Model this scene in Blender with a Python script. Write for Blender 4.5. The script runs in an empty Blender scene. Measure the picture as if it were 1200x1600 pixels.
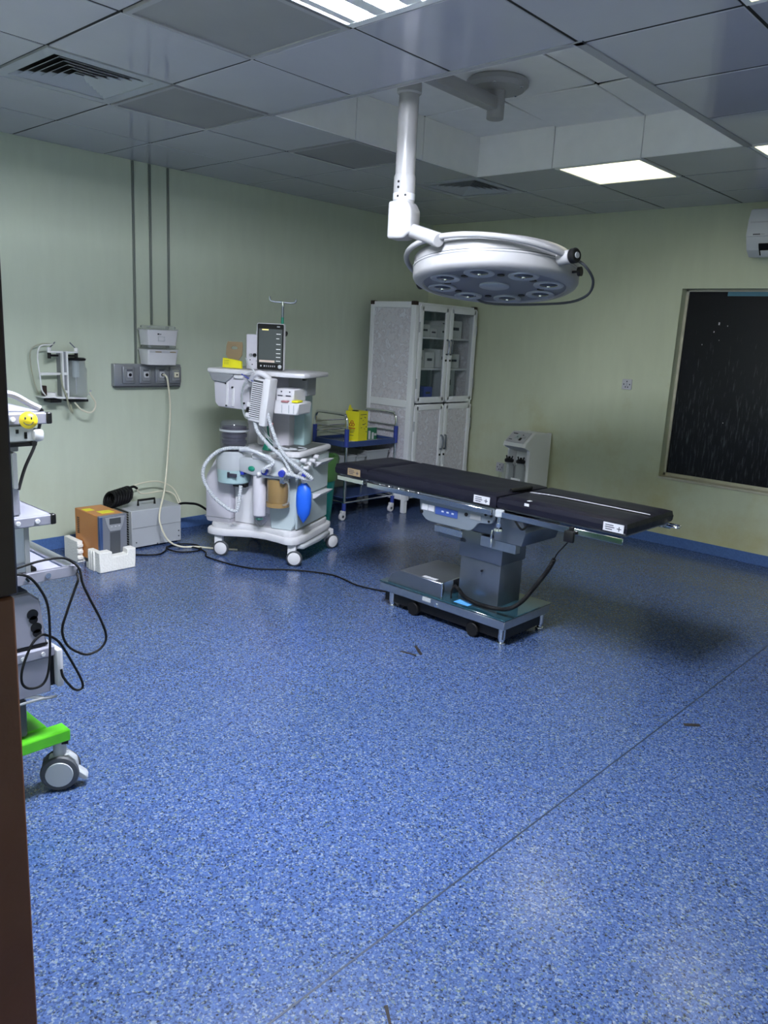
import bpy, bmesh, math, random
from mathutils import Vector, Matrix, noise
random.seed(4)
scene = bpy.context.scene
col = scene.collection
PI = math.pi
CEIL = 2.692          # suspended ceiling height
ROOM_X, BACK_Y, FRONT_Y = 6.0, 3.5, -2.6

# ------------------------------------------------------------------ camera
def make_camera():
    f, yaw, pitch, roll = 1226.6, 0.738717, 0.219900, 0.052004
    fw = Vector((-math.sin(yaw)*math.cos(pitch), math.cos(yaw)*math.cos(pitch), -math.sin(pitch)))
    r = fw.cross(Vector((0, 0, 1))).normalized(); u = r.cross(fw)
    r2 = r*math.cos(roll)+u*math.sin(roll); u2 = -r*math.sin(roll)+u*math.cos(roll)
    cam = bpy.data.cameras.new('camera'); o = bpy.data.objects.new('camera', cam); col.objects.link(o)
    m = Matrix(((r2.x, u2.x, -fw.x, 5.3187), (r2.y, u2.y, -fw.y, -2.8381), (r2.z, u2.z, -fw.z, 1.59), (0, 0, 0, 1)))
    o.matrix_world = m
    cam.sensor_fit = 'VERTICAL'; cam.sensor_height = 36; cam.sensor_width = 27
    cam.lens = f/1600*36; cam.clip_start = 0.02
    scene.camera = o
make_camera()

# ------------------------------------------------------------------ world, exposure
w = bpy.data.worlds.new('world'); scene.world = w; w.use_nodes = True
w.node_tree.nodes['Background'].inputs[0].default_value = (0.80, 0.86, 1.0, 1)
w.node_tree.nodes['Background'].inputs[1].default_value = 0.12
vs = scene.view_settings
vs.view_transform = 'Standard'; vs.look = 'None'; vs.gamma = 1; vs.use_curve_mapping = False
vs.exposure = 0.62
# strengths of the room's lamps (each is the emission of that lamp's own tubes or diffuser)
TUBE_E, PANEL_E = 310.0, 1.9
TUBE_C, PANEL_C = (0.85, 0.90, 1.0), (1.0, 0.97, 0.62)

# ------------------------------------------------------------------ materials
def mat(name, c, rough=0.5, metal=0.0, var=0.0, vscale=6.0, bump=0.0, bscale=60.0, alpha=1.0, trans=0.0, emit=0.0,
        ecol=None, spec=0.5, c2=None, coat=0.0, ior=1.45):
    m = bpy.data.materials.new(name); m.use_nodes = True
    nt = m.node_tree; b = nt.nodes['Principled BSDF']
    b.inputs['Roughness'].default_value = rough; b.inputs['Metallic'].default_value = metal
    b.inputs['Specular IOR Level'].default_value = spec; b.inputs['Coat Weight'].default_value = coat
    b.inputs['Transmission Weight'].default_value = trans; b.inputs['IOR'].default_value = ior
    b.inputs['Alpha'].default_value = alpha
    if emit:
        b.inputs['Emission Color'].default_value = (*(ecol or c), 1); b.inputs['Emission Strength'].default_value = emit
    tc = nt.nodes.new('ShaderNodeTexCoord')
    nz = nt.nodes.new('ShaderNodeTexNoise'); nz.inputs['Scale'].default_value = vscale; nz.inputs['Detail'].default_value = 5
    nt.links.new(tc.outputs['Object'], nz.inputs['Vector'])
    mx = nt.nodes.new('ShaderNodeMix'); mx.data_type = 'RGBA'
    v = var if var else 0.03
    mx.inputs[6].default_value = (*[x*(1-v) for x in c], 1)
    mx.inputs[7].default_value = (*(c2 if c2 else [min(1, x*(1+v)) for x in c]), 1)
    nt.links.new(nz.outputs['Fac'], mx.inputs[0]); nt.links.new(mx.outputs[2], b.inputs['Base Color'])
    if bump:
        n2 = nt.nodes.new('ShaderNodeTexNoise'); n2.inputs['Scale'].default_value = bscale; n2.inputs['Detail'].default_value = 4
        nt.links.new(tc.outputs['Object'], n2.inputs['Vector'])
        bp = nt.nodes.new('ShaderNodeBump'); bp.inputs['Strength'].default_value = bump; bp.inputs['Distance'].default_value = 0.01
        nt.links.new(n2.outputs['Fac'], bp.inputs['Height']); nt.links.new(bp.outputs['Normal'], b.inputs['Normal'])
    return m

def nodes_of(m): return m.node_tree.nodes, m.node_tree.links, m.node_tree.nodes['Principled BSDF']

def floor_material():
    m = bpy.data.materials.new('speckled_blue_vinyl'); m.use_nodes = True
    n, l, b = nodes_of(m)
    tc = n.new('ShaderNodeTexCoord')
    def ramp(scale, stops, off):
        mp = n.new('ShaderNodeMapping'); mp.inputs['Location'].default_value = (off, off*2, 0)
        l.new(tc.outputs['Object'], mp.inputs['Vector'])
        v = n.new('ShaderNodeTexVoronoi'); v.inputs['Scale'].default_value = scale; l.new(mp.outputs[0], v.inputs['Vector'])
        s = n.new('ShaderNodeSeparateColor'); l.new(v.outputs['Color'], s.inputs[0])
        r = n.new('ShaderNodeValToRGB'); r.color_ramp.interpolation = 'CONSTANT'
        e = r.color_ramp.elements
        e[0].position = stops[0][0]; e[0].color = (*stops[0][1], 1)
        e[1].position = stops[1][0]; e[1].color = (*stops[1][1], 1)
        for p, c in stops[2:]:
            k = e.new(p); k.color = (*c, 1)
        l.new(s.outputs[0], r.inputs[0]); return r
    A = FLOOR_COLS
    r1 = ramp(230, A, 0); r2 = ramp(150, A, 3.3)
    mx = n.new('ShaderNodeMix'); mx.data_type = 'RGBA'; mx.inputs[0].default_value = 0.5
    l.new(r1.outputs[0], mx.inputs[6]); l.new(r2.outputs[0], mx.inputs[7])
    # slow scuffing / dirt
    nz = n.new('ShaderNodeTexNoise'); nz.inputs['Scale'].default_value = 0.9; nz.inputs['Detail'].default_value = 6
    l.new(tc.outputs['Object'], nz.inputs['Vector'])
    dr = n.new('ShaderNodeValToRGB'); dr.color_ramp.elements[0].position = .35; dr.color_ramp.elements[1].position = .75
    dr.color_ramp.elements[0].color = (1, 1, 1, 1); dr.color_ramp.elements[1].color = (.86, .88, .84, 1)
    l.new(nz.outputs['Fac'], dr.inputs[0])
    m2 = n.new('ShaderNodeMix'); m2.data_type = 'RGBA'; m2.blend_type = 'MULTIPLY'; m2.inputs[0].default_value = 1
    l.new(mx.outputs[2], m2.inputs[6]); l.new(dr.outputs[0], m2.inputs[7]); l.new(m2.outputs[2], b.inputs['Base Color'])
    rr = n.new('ShaderNodeMapRange'); rr.inputs[3].default_value = .15; rr.inputs[4].default_value = .29; b.inputs['Specular IOR Level'].default_value = .8
    l.new(nz.outputs['Fac'], rr.inputs[0]); l.new(rr.outputs[0], b.inputs['Roughness'])
    return m
FLOOR_COLS = [(0.0, (.007, .012, .03)), (.16, (.038, .072, .20)), (.42, (.052, .094, .255)), (.68, (.074, .128, .29)), (.89, (.23, .27, .32)), (.97, (.13, .17, .12))]

def wall_material(name, base, stain):
    m = bpy.data.materials.new(name); m.use_nodes = True
    n, l, b = nodes_of(m); b.inputs['Roughness'].default_value = .42
    tc = n.new('ShaderNodeTexCoord')
    mp = n.new('ShaderNodeMapping'); mp.inputs['Scale'].default_value = (5, 5, 1.0); l.new(tc.outputs['Object'], mp.inputs[0])
    nz = n.new('ShaderNodeTexNoise'); nz.inputs['Scale'].default_value = 3; nz.inputs['Detail'].default_value = 8; l.new(mp.outputs[0], nz.inputs[0])
    mx = n.new('ShaderNodeMix'); mx.data_type = 'RGBA'
    mx.inputs[6].default_value = (*[c*.93 for c in base], 1); mx.inputs[7].default_value = (*[c*1.06 for c in base], 1)
    l.new(nz.outputs['Fac'], mx.inputs[0])
    # scuffs and brownish stains with a shape of their own, more of them low on the wall
    n2 = n.new('ShaderNodeTexNoise'); n2.inputs['Scale'].default_value = 1.6; n2.inputs['Detail'].default_value = 9; n2.inputs['Roughness'].default_value = .68
    l.new(tc.outputs['Object'], n2.inputs[0])
    sp = n.new('ShaderNodeSeparateXYZ'); l.new(tc.outputs['Object'], sp.inputs[0])
    mr = n.new('ShaderNodeMapRange'); mr.inputs[1].default_value = 1.5; mr.inputs[2].default_value = 0.1; mr.inputs[3].default_value = 0; mr.inputs[4].default_value = .22
    l.new(sp.outputs[2], mr.inputs[0])
    ad = n.new('ShaderNodeMath'); ad.operation = 'ADD'; l.new(n2.outputs['Fac'], ad.inputs[0]); l.new(mr.outputs[0], ad.inputs[1])
    rp = n.new('ShaderNodeValToRGB'); rp.color_ramp.elements[0].position = .60; rp.color_ramp.elements[1].position = .95
    rp.color_ramp.elements[0].color = (0, 0, 0, 1); rp.color_ramp.elements[1].color = (stain, stain, stain, 1)
    l.new(ad.outputs[0], rp.inputs[0])
    m2 = n.new('ShaderNodeMix'); m2.data_type = 'RGBA'; l.new(rp.outputs[0], m2.inputs[0])
    l.new(mx.outputs[2], m2.inputs[6]); m2.inputs[7].default_value = (base[0]*.78, base[1]*.66, base[2]*.40, 1)
    l.new(m2.outputs[2], b.inputs['Base Color'])
    bp = n.new('ShaderNodeBump'); bp.inputs['Strength'].default_value = .12; bp.inputs['Distance'].default_value = .004
    l.new(nz.outputs['Fac'], bp.inputs['Height']); l.new(bp.outputs[0], b.inputs['Normal'])
    return m

def marble_material():
    m = bpy.data.materials.new('marbled_laminate'); m.use_nodes = True
    n, l, b = nodes_of(m); b.inputs['Roughness'].default_value = .35
    tc = n.new('ShaderNodeTexCoord')
    nz = n.new('ShaderNodeTexNoise'); nz.inputs['Scale'].default_value = 22; nz.inputs['Detail'].default_value = 3; nz.inputs['Distortion'].default_value = .7
    l.new(tc.outputs['Object'], nz.inputs[0])
    r = n.new('ShaderNodeValToRGB'); e = r.color_ramp.elements
    e[0].position = .36; e[0].color = (.74, .74, .80, 1); e[1].position = .47; e[1].color = (.54, .51, .56, 1)
    k = e.new(.53); k.color = (.68, .65, .69, 1); k = e.new(.68); k.color = (.62, .62, .68, 1)
    l.new(nz.outputs['Fac'], r.inputs[0]); l.new(r.outputs[0], b.inputs['Base Color'])
    return m

def pane_material():
    # window glass painted over in black, scratched and streaked towards the sill
    m = bpy.data.materials.new('black_painted_glass'); m.use_nodes = True
    n, l, b = nodes_of(m); b.inputs['Roughness'].default_value = .30; b.inputs['Specular IOR Level'].default_value = .3
    tc = n.new('ShaderNodeTexCoord')
    mp = n.new('ShaderNodeMapping'); mp.inputs['Scale'].default_value = (60, 60, 7); l.new(tc.outputs['Object'], mp.inputs[0])
    nz = n.new('ShaderNodeTexNoise'); nz.inputs['Scale'].default_value = 1; nz.inputs['Detail'].default_value = 7; nz.inputs['Roughness'].default_value = .7
    l.new(mp.outputs[0], nz.inputs[0])
    sp = n.new('ShaderNodeSeparateXYZ'); l.new(tc.outputs['Object'], sp.inputs[0])
    mr = n.new('ShaderNodeMapRange'); mr.inputs[1].default_value = 1.7; mr.inputs[2].default_value = .55; mr.inputs[3].default_value = 0; mr.inputs[4].default_value = .17
    l.new(sp.outputs[2], mr.inputs[0])
    ad = n.new('ShaderNodeMath'); ad.operation = 'ADD'; l.new(nz.outputs['Fac'], ad.inputs[0]); l.new(mr.outputs[0], ad.inputs[1])
    r = n.new('ShaderNodeValToRGB'); e = r.color_ramp.elements
    e[0].position = .69; e[0].color = (.003, .003, .006, 1); e[1].position = 1.0; e[1].color = (.11, .13, .15, 1)
    l.new(ad.outputs[0], r.inputs[0]); l.new(r.outputs[0], b.inputs['Base Color'])
    return m

M = {}
M['floor'] = floor_material()
M['skirt'] = mat('blue_skirting_vinyl', (.07, .14, .34), .3, var=.35, vscale=90)
M['wall'] = wall_material('pale_green_paint', (.56, .615, .50), .25)
M['wall2'] = wall_material('pale_green_paint_stained', (.57, .61, .45), .85)
M['tile'] = mat('satin_metal_ceiling_tile', (.43, .43, .49), .07, var=.06, vscale=3, spec=.6)
M['tile_old'] = mat('grimy_recess_panel', (.84, .83, .83), .38, var=.06, vscale=9, c2=(.90, .89, .88))
M['tile_joint'] = mat('dark_ceiling_void', (.008, .008, .009), .8)
M['grid'] = mat('grey_ceiling_trim', (.34, .34, .36), .4)
M['off_panel'] = mat('unlit_grey_diffuser', (.27, .27, .27), .5, var=.1, vscale=4)
M['white_metal'] = mat('white_enamel', (.78, .78, .78), .3, var=.04)
M['lamp_white'] = mat('lamp_enamel', (.33, .325, .335), .34, var=.05, vscale=10)
M['lamp_under'] = mat('lamp_grey_face', (.17, .18, .22), .35, var=.05)
M['lens_ring'] = mat('lens_ring_grey', (.36, .38, .43), .3)
M['lens_glass'] = mat('lens_glass', (.08, .09, .12), .16, spec=.7)
M['plate_grey'] = mat('grey_side_plate', (.19, .22, .26), .38, metal=.3, var=.05)
M['chrome'] = mat('chrome', (.75, .76, .78), .12, metal=1.0)
M['steel'] = mat('brushed_steel', (.50, .52, .55), .30, metal=1.0, var=.12, vscale=30)
M['steel_dark'] = mat('dull_steel', (.20, .22, .26), .32, metal=.85, var=.1, vscale=12)
M['tube_on'] = mat('lit_tube', (.9, .92, 1), .5, emit=TUBE_E, ecol=TUBE_C)
M['panel_on'] = mat('lit_diffuser', (.95, .97, .88), .5, emit=PANEL_E, ecol=PANEL_C)
M['black_pad'] = mat('navy_black_vinyl', (.006, .006, .013), .42, var=.25, vscale=9, bump=.2, bscale=14, spec=.3)
M['black'] = mat('black_plastic', (.006, .006, .007), .4, spec=.35)
M['black_rubber'] = mat('black_rubber', (.005, .005, .006), .6, spec=.25)
M['dark_grey'] = mat('dark_grey_plastic', (.06, .065, .075), .45)
M['mid_grey'] = mat('mid_grey_plastic', (.25, .26, .28), .4)
M['mat_grey'] = mat('dark_worktop_mat', (.085, .09, .09), .45)
M['bellows'] = mat('purple_black_bellows', (.018, .016, .030), .45)
M['light_grey'] = mat('light_grey_plastic', (.42, .44, .47), .4, var=.04)
M['machine_white'] = mat('machine_white', (.66, .65, .68), .33, var=.03)
M['machine_grey'] = mat('machine_blue_grey', (.46, .53, .56), .35, var=.04)
M['machine_lilac'] = mat('machine_lilac_grey', (.56, .54, .60), .38, var=.04)
M['teal_plastic'] = mat('pale_teal_plastic', (.36, .50, .52), .3)
M['teal_top'] = mat('teal_base_plate', (.012, .045, .065), .10, spec=.8, coat=.5)
M['blue_label'] = mat('blue_label', (.035, .07, .26), .3)
M['white_label'] = mat('white_label', (.52, .52, .56), .4)
M['ink'] = mat('dark_ink', (.04, .04, .06), .6)
M['cyan_label'] = mat('cyan_label', (.10, .36, .75), .4)
M['amber'] = mat('amber_plastic', (.34, .22, .09), .18, alpha=.88, var=.15)
M['clear'] = mat('clear_plastic', (.26, .27, .34), .08, alpha=.16, spec=.6)
M['clear_grey'] = mat('smoky_clear_plastic', (.48, .52, .53), .08, alpha=.22, spec=.6)
M['glass'] = mat('cabinet_glass', (.12, .20, .22), .03, alpha=.14, spec=.6)
M['hose_white'] = mat('translucent_white_hose', (.66, .68, .72), .3, trans=.25)
M['hose_cream'] = mat('cream_hose', (.70, .66, .52), .4)
M['hose_olive'] = mat('aged_clear_hose', (.46, .46, .34), .3, trans=.35)
M['bag_blue'] = mat('blue_rubber_bag', (.015, .12, .72), .4)
M['deep_blue'] = mat('deep_blue_plastic', (.03, .05, .40), .35)
M['green_rubber'] = mat('green_rubber', (.01, .22, .14), .35)
M['bin_green'] = mat('teal_green_bin', (.02, .30, .26), .4)
M['bag_green'] = mat('green_bin_bag', (.10, .24, .07), .35, trans=.2, bump=.5, bscale=25)
M['trolley_blue'] = mat('trolley_blue', (.035, .06, .30), .35)
M['trolley_tray'] = mat('trolley_tray', (.04, .07, .20), .25, spec=.6)
M['yellow'] = mat('yellow_card', (.78, .72, .02), .5, var=.05)
M['ball_yellow'] = mat('yellow_ball', (.85, .62, .02), .4)
M['red'] = mat('red_print', (.5, .03, .02), .5)
M['dusty_pink'] = mat('dusty_pink_card', (.38, .17, .18), .6)
M['cardboard'] = mat('brown_cardboard', (.26, .19, .11), .8, var=.08)
M['orange'] = mat('orange_enamel', (.52, .20, .045), .38, var=.06)
M['ups_grey'] = mat('ups_front_grey', (.15, .16, .19), .35)
M['ups_blue'] = mat('ups_blue_stripe', (.035, .065, .16), .35)
M['foam'] = mat('white_foam', (.80, .78, .74), .85, bump=.5, bscale=90, var=.06)
M['lcd'] = mat('grey_lcd', (.055, .06, .065), .2)
M['alu_white'] = mat('white_aluminium', (.80, .81, .84), .3, var=.03)
M['cap_brown'] = mat('dark_corner_cap', (.03, .015, .012), .4)
M['marble'] = marble_material()
M['cab_inside'] = mat('cabinet_inside', (.20, .28, .30), .6)
M['carton'] = mat('white_carton', (.72, .74, .75), .6, var=.05)
M['tub'] = mat('translucent_tub', (.50, .53, .56), .3, trans=.3)
M['green_card'] = mat('green_carton', (.02, .13, .07), .5)
M['pane'] = pane_material()
M['win_frame'] = mat('grimy_cream_frame', (.52, .50, .40), .5, var=.2, vscale=14)
M['tape_blue'] = mat('blue_tape_edge', (.08, .22, .30), .5)
M['ac_white'] = mat('air_conditioner_white', (.66, .68, .72), .3, var=.03)
M['wood'] = mat('dark_red_brown_door_wood', (.13, .045, .020), .45, var=.4, vscale=5, bump=.15, bscale=30)
M['wood_shaded'] = mat('shaded_door_wood', (.020, .008, .006), .5, var=.3)  # door wood with the upper jamb's shadow painted into its colour
M['plaster'] = mat('white_plaster', (.72, .72, .70), .6)
M['cart_green'] = mat('bright_green_enamel', (.10, .52, .02), .35)
M['cart_white'] = mat('cart_lilac_white', (.25, .25, .31), .35, var=.03)
M['alu'] = mat('satin_aluminium', (.55, .57, .60), .3, metal=.9)
M['brown_patch'] = mat('brown_tape', (.014, .011, .010), .8)
M['conduit'] = mat('grey_conduit', (.17, .19, .17), .4)
M['gas_grey'] = mat('anodised_panel', (.34, .35, .38), .32, metal=.6, var=.05)
M['seam'] = mat('floor_seam', (.018, .03, .06), .5)
M['screen'] = mat('monitor_screen', (.035, .042, .045), .2, emit=.06, ecol=(.30, .36, .37))
M['screen_text'] = mat('screen_text', (.4, .4, .4), .4, emit=.35, ecol=(.8, .85, .85))
M['screen_yellow'] = mat('screen_yellow_bar', (.4, .35, .1), .4, emit=.6, ecol=(1, .85, .35))
M['screen_tan'] = mat('screen_tan_bar', (.3, .25, .22), .4, emit=.25, ecol=(.8, .65, .58))

# ------------------------------------------------------------------ geometry helpers
def cr(pts, n=8, closed=False):
    """Catmull-Rom through points"""
    P = [Vector(p) for p in pts]
    if len(P) < 3: return P
    out = []
    N = len(P); rng = range(N if closed else N-1)
    for i in rng:
        p0 = P[(i-1) % N] if closed or i > 0 else P[0]*2-P[1]
        p1 = P[i]; p2 = P[(i+1) % N]
        p3 = P[(i+2) % N] if closed or i+2 < N else P[-1]*2-P[-2]
        for k in range(n):
            t = k/n
            out.append(0.5*((2*p1)+(p2-p0)*t+(2*p0-5*p1+4*p2-p3)*t*t+(3*p1-p0-3*p2+p3)*t**3))
    if not closed: out.append(P[-1])
    return out

class B:
    def __init__(s): s.bm = bmesh.new()
    def _merge(s, t, mtx=None):
        me = bpy.data.meshes.new('t'); 
        if mtx is not None: bmesh.ops.transform(t, matrix=mtx, verts=t.verts)
        t.to_mesh(me); t.free(); s.bm.from_mesh(me); bpy.data.meshes.remove(me)
    def box(s, x0, x1, y0, y1, z0, z1, bev=0.0, seg=1, mtx=None):
        t = bmesh.new()
        bmesh.ops.create_cube(t, size=1)
        bmesh.ops.transform(t, matrix=Matrix.Translation(((x0+x1)/2, (y0+y1)/2, (z0+z1)/2)) @ Matrix.Diagonal((abs(x1-x0), abs(y1-y0), abs(z1-z0), 1)), verts=t.verts)
        if bev: bmesh.ops.bevel(t, geom=t.edges[:], offset=bev, segments=seg, profile=.5, affect='EDGES')
        s._merge(t, mtx); return s
    def prism(s, poly, axis, a0, a1, bev=0.0, seg=1, mtx=None):
        """poly: 2D points in the two other axes, cyclic order (x: y,z / y: x,z / z: x,y)"""
        t = bmesh.new()
        def v3(p, a):
            return (a, p[0], p[1]) if axis == 'x' else (p[0], a, p[1]) if axis == 'y' else (p[0], p[1], a)
        A = [t.verts.new(v3(p, a0)) for p in poly]; Bv = [t.verts.new(v3(p, a1)) for p in poly]
        n = len(poly)
        t.faces.new(A); t.faces.new(Bv)
        for i in range(n): t.faces.new((A[i], A[(i+1) % n], Bv[(i+1) % n], Bv[i]))
        bmesh.ops.recalc_face_normals(t, faces=t.faces)
        if bev: bmesh.ops.bevel(t, geom=t.edges[:], offset=bev, segments=seg, profile=.5, affect='EDGES')
        s._merge(t, mtx); return s
    def cyl(s, p0, p1, r0, r1=None, n=20, bev=0.0):
        p0, p1 = Vector(p0), Vector(p1); r1 = r0 if r1 is None else r1
        L = (p1-p0).length
        if bev: prof = [(0, 0), (r0-bev, 0), (r0, bev), (r1, L-bev), (r1-bev, L), (0, L)]
        else: prof = [(0, 0), (r0, 0), (r1, L), (0, L)]
        return s.lathe(prof, n, p0, p1-p0)
    def lathe(s, prof, n=28, origin=(0, 0, 0), axis=(0, 0, 1)):
        t = bmesh.new(); rings = []
        for r, z in prof:
            if r < 1e-6: rings.append([t.verts.new((0, 0, z))])
            else: rings.append([t.verts.new((r*math.cos(2*PI*k/n), r*math.sin(2*PI*k/n), z)) for k in range(n)])
        for a, b in zip(rings, rings[1:]):
            for k in range(n):
                j = (k+1) % n
                if len(a) == 1 and len(b) == 1: continue
                if len(a) == 1: t.faces.new((a[0], b[j], b[k]))
                elif len(b) == 1: t.faces.new((a[k], a[j], b[0]))
                else: t.faces.new((a[k], a[j], b[j], b[k]))
        q = Vector((0, 0, 1)).rotation_difference(Vector(axis).normalized()).to_matrix().to_4x4()
        s._merge(t, Matrix.Translation(Vector(origin)) @ q); return s
    def tube(s, pts, r, n=8, smooth=6, closed=False, ridge=0.0, pitch=0.012):
        P = cr(pts, smooth, closed) if smooth else [Vector(p) for p in pts]
        if ridge:   # resample for corrugations
            out = [P[0]]; step = pitch/2
            acc = 0.0
            for a, b in zip(P, P[1:]):
                d = (b-a).length
                if d < 1e-9: continue
                pos = step-acc
                while pos <= d:
                    out.append(a+(b-a)*(pos/d)); pos += step
                acc = d-(pos-step)
            P = out
        t = bmesh.new(); rings = []; N = len(P)
        tan = [(P[min(i+1, N-1)]-P[max(i-1, 0)]).normalized() if not closed else (P[(i+1) % N]-P[i-1]).normalized() for i in range(N)]
        nrm = tan[0].orthogonal().normalized()
        for i, p in enumerate(P):
            if i:
                q = tan[i-1].rotation_difference(tan[i]); nrm = (q @ nrm)
                nrm = (nrm-tan[i]*nrm.dot(tan[i])).normalized()
            bn = tan[i].cross(nrm)
            rr = r+(ridge if i % 2 else -ridge) if ridge else r
            rings.append([t.verts.new(p+(nrm*math.cos(2*PI*k/n)+bn*math.sin(2*PI*k/n))*rr) for k in range(n)])
        pairs = list(zip(rings, rings[1:]))+([(rings[-1], rings[0])] if closed else [])
        for a, b in pairs:
            for k in range(n): t.faces.new((a[k], a[(k+1) % n], b[(k+1) % n], b[k]))
        if not closed:
            t.faces.new(rings[0][::-1]); t.faces.new(rings[-1])
        s._merge(t); return s
    def sphere(s, c, r, sc=(1, 1, 1), u=20, v=12):
        t = bmesh.new(); bmesh.ops.create_uvsphere(t, u_segments=u, v_segments=v, radius=r)
        s._merge(t, Matrix.Translation(Vector(c)) @ Matrix.Diagonal((*sc, 1))); return s
    def build(s, name, m, parent=None, label=None, world=False, smooth=True):
        me = bpy.data.meshes.new(name)
        if world and parent is not None:
            bmesh.ops.transform(s.bm, matrix=pose(parent).inverted(), verts=s.bm.verts)
        bmesh.ops.recalc_face_normals(s.bm, faces=s.bm.faces)
        s.bm.to_mesh(me); s.bm.free()
        me.materials.append(M[m] if isinstance(m, str) else m)
        if smooth:
            me.shade_smooth(); me.set_sharp_from_angle(angle=math.radians(38))
        o = bpy.data.objects.new(name, me); col.objects.link(o)
        if parent is not None: o.parent = parent
        if label: o['label'] = label
        return o

def pose(o):
    m = Matrix.Translation(o.location) @ o.rotation_euler.to_matrix().to_4x4()
    return pose(o.parent) @ m if o.parent else m
def thing(name, label, cat, loc=(0, 0, 0), rz=0.0, group=None):
    o = bpy.data.objects.new(name, None); col.objects.link(o)
    o.location = loc; o.rotation_euler = (0, 0, rz); o.empty_display_size = .05
    o['label'] = label; o['category'] = cat
    if group: o['group'] = group
    return o
def tag(o, label, cat, group=None):
    o['label'] = label; o['category'] = cat
    if group: o['group'] = group
    return o
def struct(o, label, cat):
    o['kind'] = 'structure'; o['label'] = label; o['category'] = cat; return o
def dup(o, parent, loc=None, label=None):
    c = o.copy(); col.objects.link(c); c.parent = parent
    if loc is not None: c.location = loc
    if label: c['label'] = label
    return c
def rrect(x0, x1, y0, y1, r, n=5):
    out = []
    for cx, cy, a in ((x1-r, y1-r, 0), (x0+r, y1-r, 90), (x0+r, y0+r, 180), (x1-r, y0+r, 270)):
        for k in range(n+1):
            t = math.radians(a+90*k/n); out.append((cx+r*math.cos(t), cy+r*math.sin(t)))
    return out

# ------------------------------------------------------------------ room shell
WT = 3.15
f = B().box(-.2, ROOM_X+.2, -4.2, BACK_Y+.2, -.1, 0).build('floor', 'floor', smooth=False)
struct(f, 'blue speckled vinyl sheet floor of the operating room', 'floor')
B().box(4.1275, 4.1335, FRONT_Y, BACK_Y, -.002, .0006).build('seam', 'seam', f)
o = B().box(-.15, 0, FRONT_Y-.2, BACK_Y+.15, 0, WT).build('wall_left', 'wall', smooth=False)
struct(o, 'pale green painted wall behind the anaesthesia machine', 'wall')
WX0, WX1, WZ0, WZ1 = 2.625, 4.15, .565, 2.08
bk = B()
bk.box(0, WX0, BACK_Y, BACK_Y+.15, 0, WT).box(WX1, ROOM_X, BACK_Y, BACK_Y+.15, 0, WT)
bk.box(WX0, WX1, BACK_Y, BACK_Y+.15, 0, WZ0).box(WX0, WX1, BACK_Y, BACK_Y+.15, WZ1, WT)
o = bk.build('wall_back', 'wall2', smooth=False); struct(o, 'stained pale green wall with the blacked-out window', 'wall')
o = B().box(ROOM_X, ROOM_X+.15, FRONT_Y-.2, BACK_Y+.15, 0, WT).build('wall_right', 'wall', smooth=False)
struct(o, 'pale green wall facing the anaesthesia machine', 'wall')
DX0, DX1 = 4.694, 5.75      # doorway the camera stands in
o = B().box(0, DX0-.07, FRONT_Y-.2, FRONT_Y, 0, WT).box(DX1+.07, ROOM_X, FRONT_Y-.2, FRONT_Y, 0, WT).box(DX0-.07, DX1+.07, FRONT_Y-.2, FRONT_Y, 2.2, WT).build('wall_front', 'wall', smooth=False)
struct(o, 'pale green wall with the entrance doorway', 'wall')
# door frame: thin jambs of dark wood, near jamb set back low down, shade painted into its upper piece
d = thing('door_1', 'dark red-brown wooden door frame of the entrance', 'door', (DX0, FRONT_Y, 0)); d['kind'] = 'structure'
B().box(DX0-.07, DX0+.001, FRONT_Y-.21, FRONT_Y+.012, 1.37, 2.2, .002).build('jamb', 'wood_shaded', d, world=True)
B().box(DX0-.07, DX0, FRONT_Y-.21, FRONT_Y+.009, 0, 1.369, .002).build('jamb', 'wood', d, world=True)
B().box(DX0-.10, DX0-.001, FRONT_Y-.225, FRONT_Y-.212, 0, 2.25, .002).build('casing', 'plaster', d, world=True)
B().box(DX1, DX1+.07, FRONT_Y-.21, FRONT_Y+.01, 0, 2.2, .002).build('jamb', 'wood', d, world=True)
B().box(DX0-.07, DX1+.07, FRONT_Y-.21, FRONT_Y+.01, 2.2, 2.27, .002).build('head', 'wood', d, world=True)
def skirting(name, x0, x1, y0, y1, lab):
    o = B().box(x0, x1, y0, y1, 0, .088, .002).build(name, 'skirt'); struct(o, lab, 'baseboard')
skirting('baseboard_left', 0, .006, FRONT_Y, BACK_Y, 'blue vinyl skirting under the wall behind the anaesthesia machine')
skirting('baseboard_back', .006, ROOM_X, BACK_Y-.006, BACK_Y, 'blue vinyl skirting under the blacked-out window wall')
skirting('baseboard_right', ROOM_X-.006, ROOM_X, FRONT_Y, BACK_Y-.006, 'blue vinyl skirting facing the anaesthesia machine')
skirting('baseboard_front', .006, DX0-.075, FRONT_Y, FRONT_Y+.006, 'blue vinyl skirting beside the entrance doorway')
# window
wn = thing('window_1', 'blacked-out window with scratched dark pane in cream frame', 'window', (WX0, BACK_Y, WZ0)); wn['kind'] = 'structure'
wf = B()
wf.box(WX0, WX0+.022, BACK_Y+.085, BACK_Y+.12, WZ0, WZ1, .002).box(WX1-.022, WX1, BACK_Y+.085, BACK_Y+.12, WZ0, WZ1, .002)
wf.box(WX0, WX1, BACK_Y+.085, BACK_Y+.12, WZ0, WZ0+.03, .002).box(WX0, WX1, BACK_Y+.085, BACK_Y+.12, WZ1-.018, WZ1, .002)
wf.build('window_frame', 'win_frame', wn, world=True)
B().box(WX0+.02, WX1-.02, BACK_Y+.098, BACK_Y+.106, WZ0+.025, WZ1-.015).build('pane', 'pane', wn, world=True)
B().box(WX0-.004, WX1+.01, BACK_Y-.006, BACK_Y+.09, WZ0-.014, WZ0+.006, .003).build('sill', 'win_frame', wn, world=True)
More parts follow.
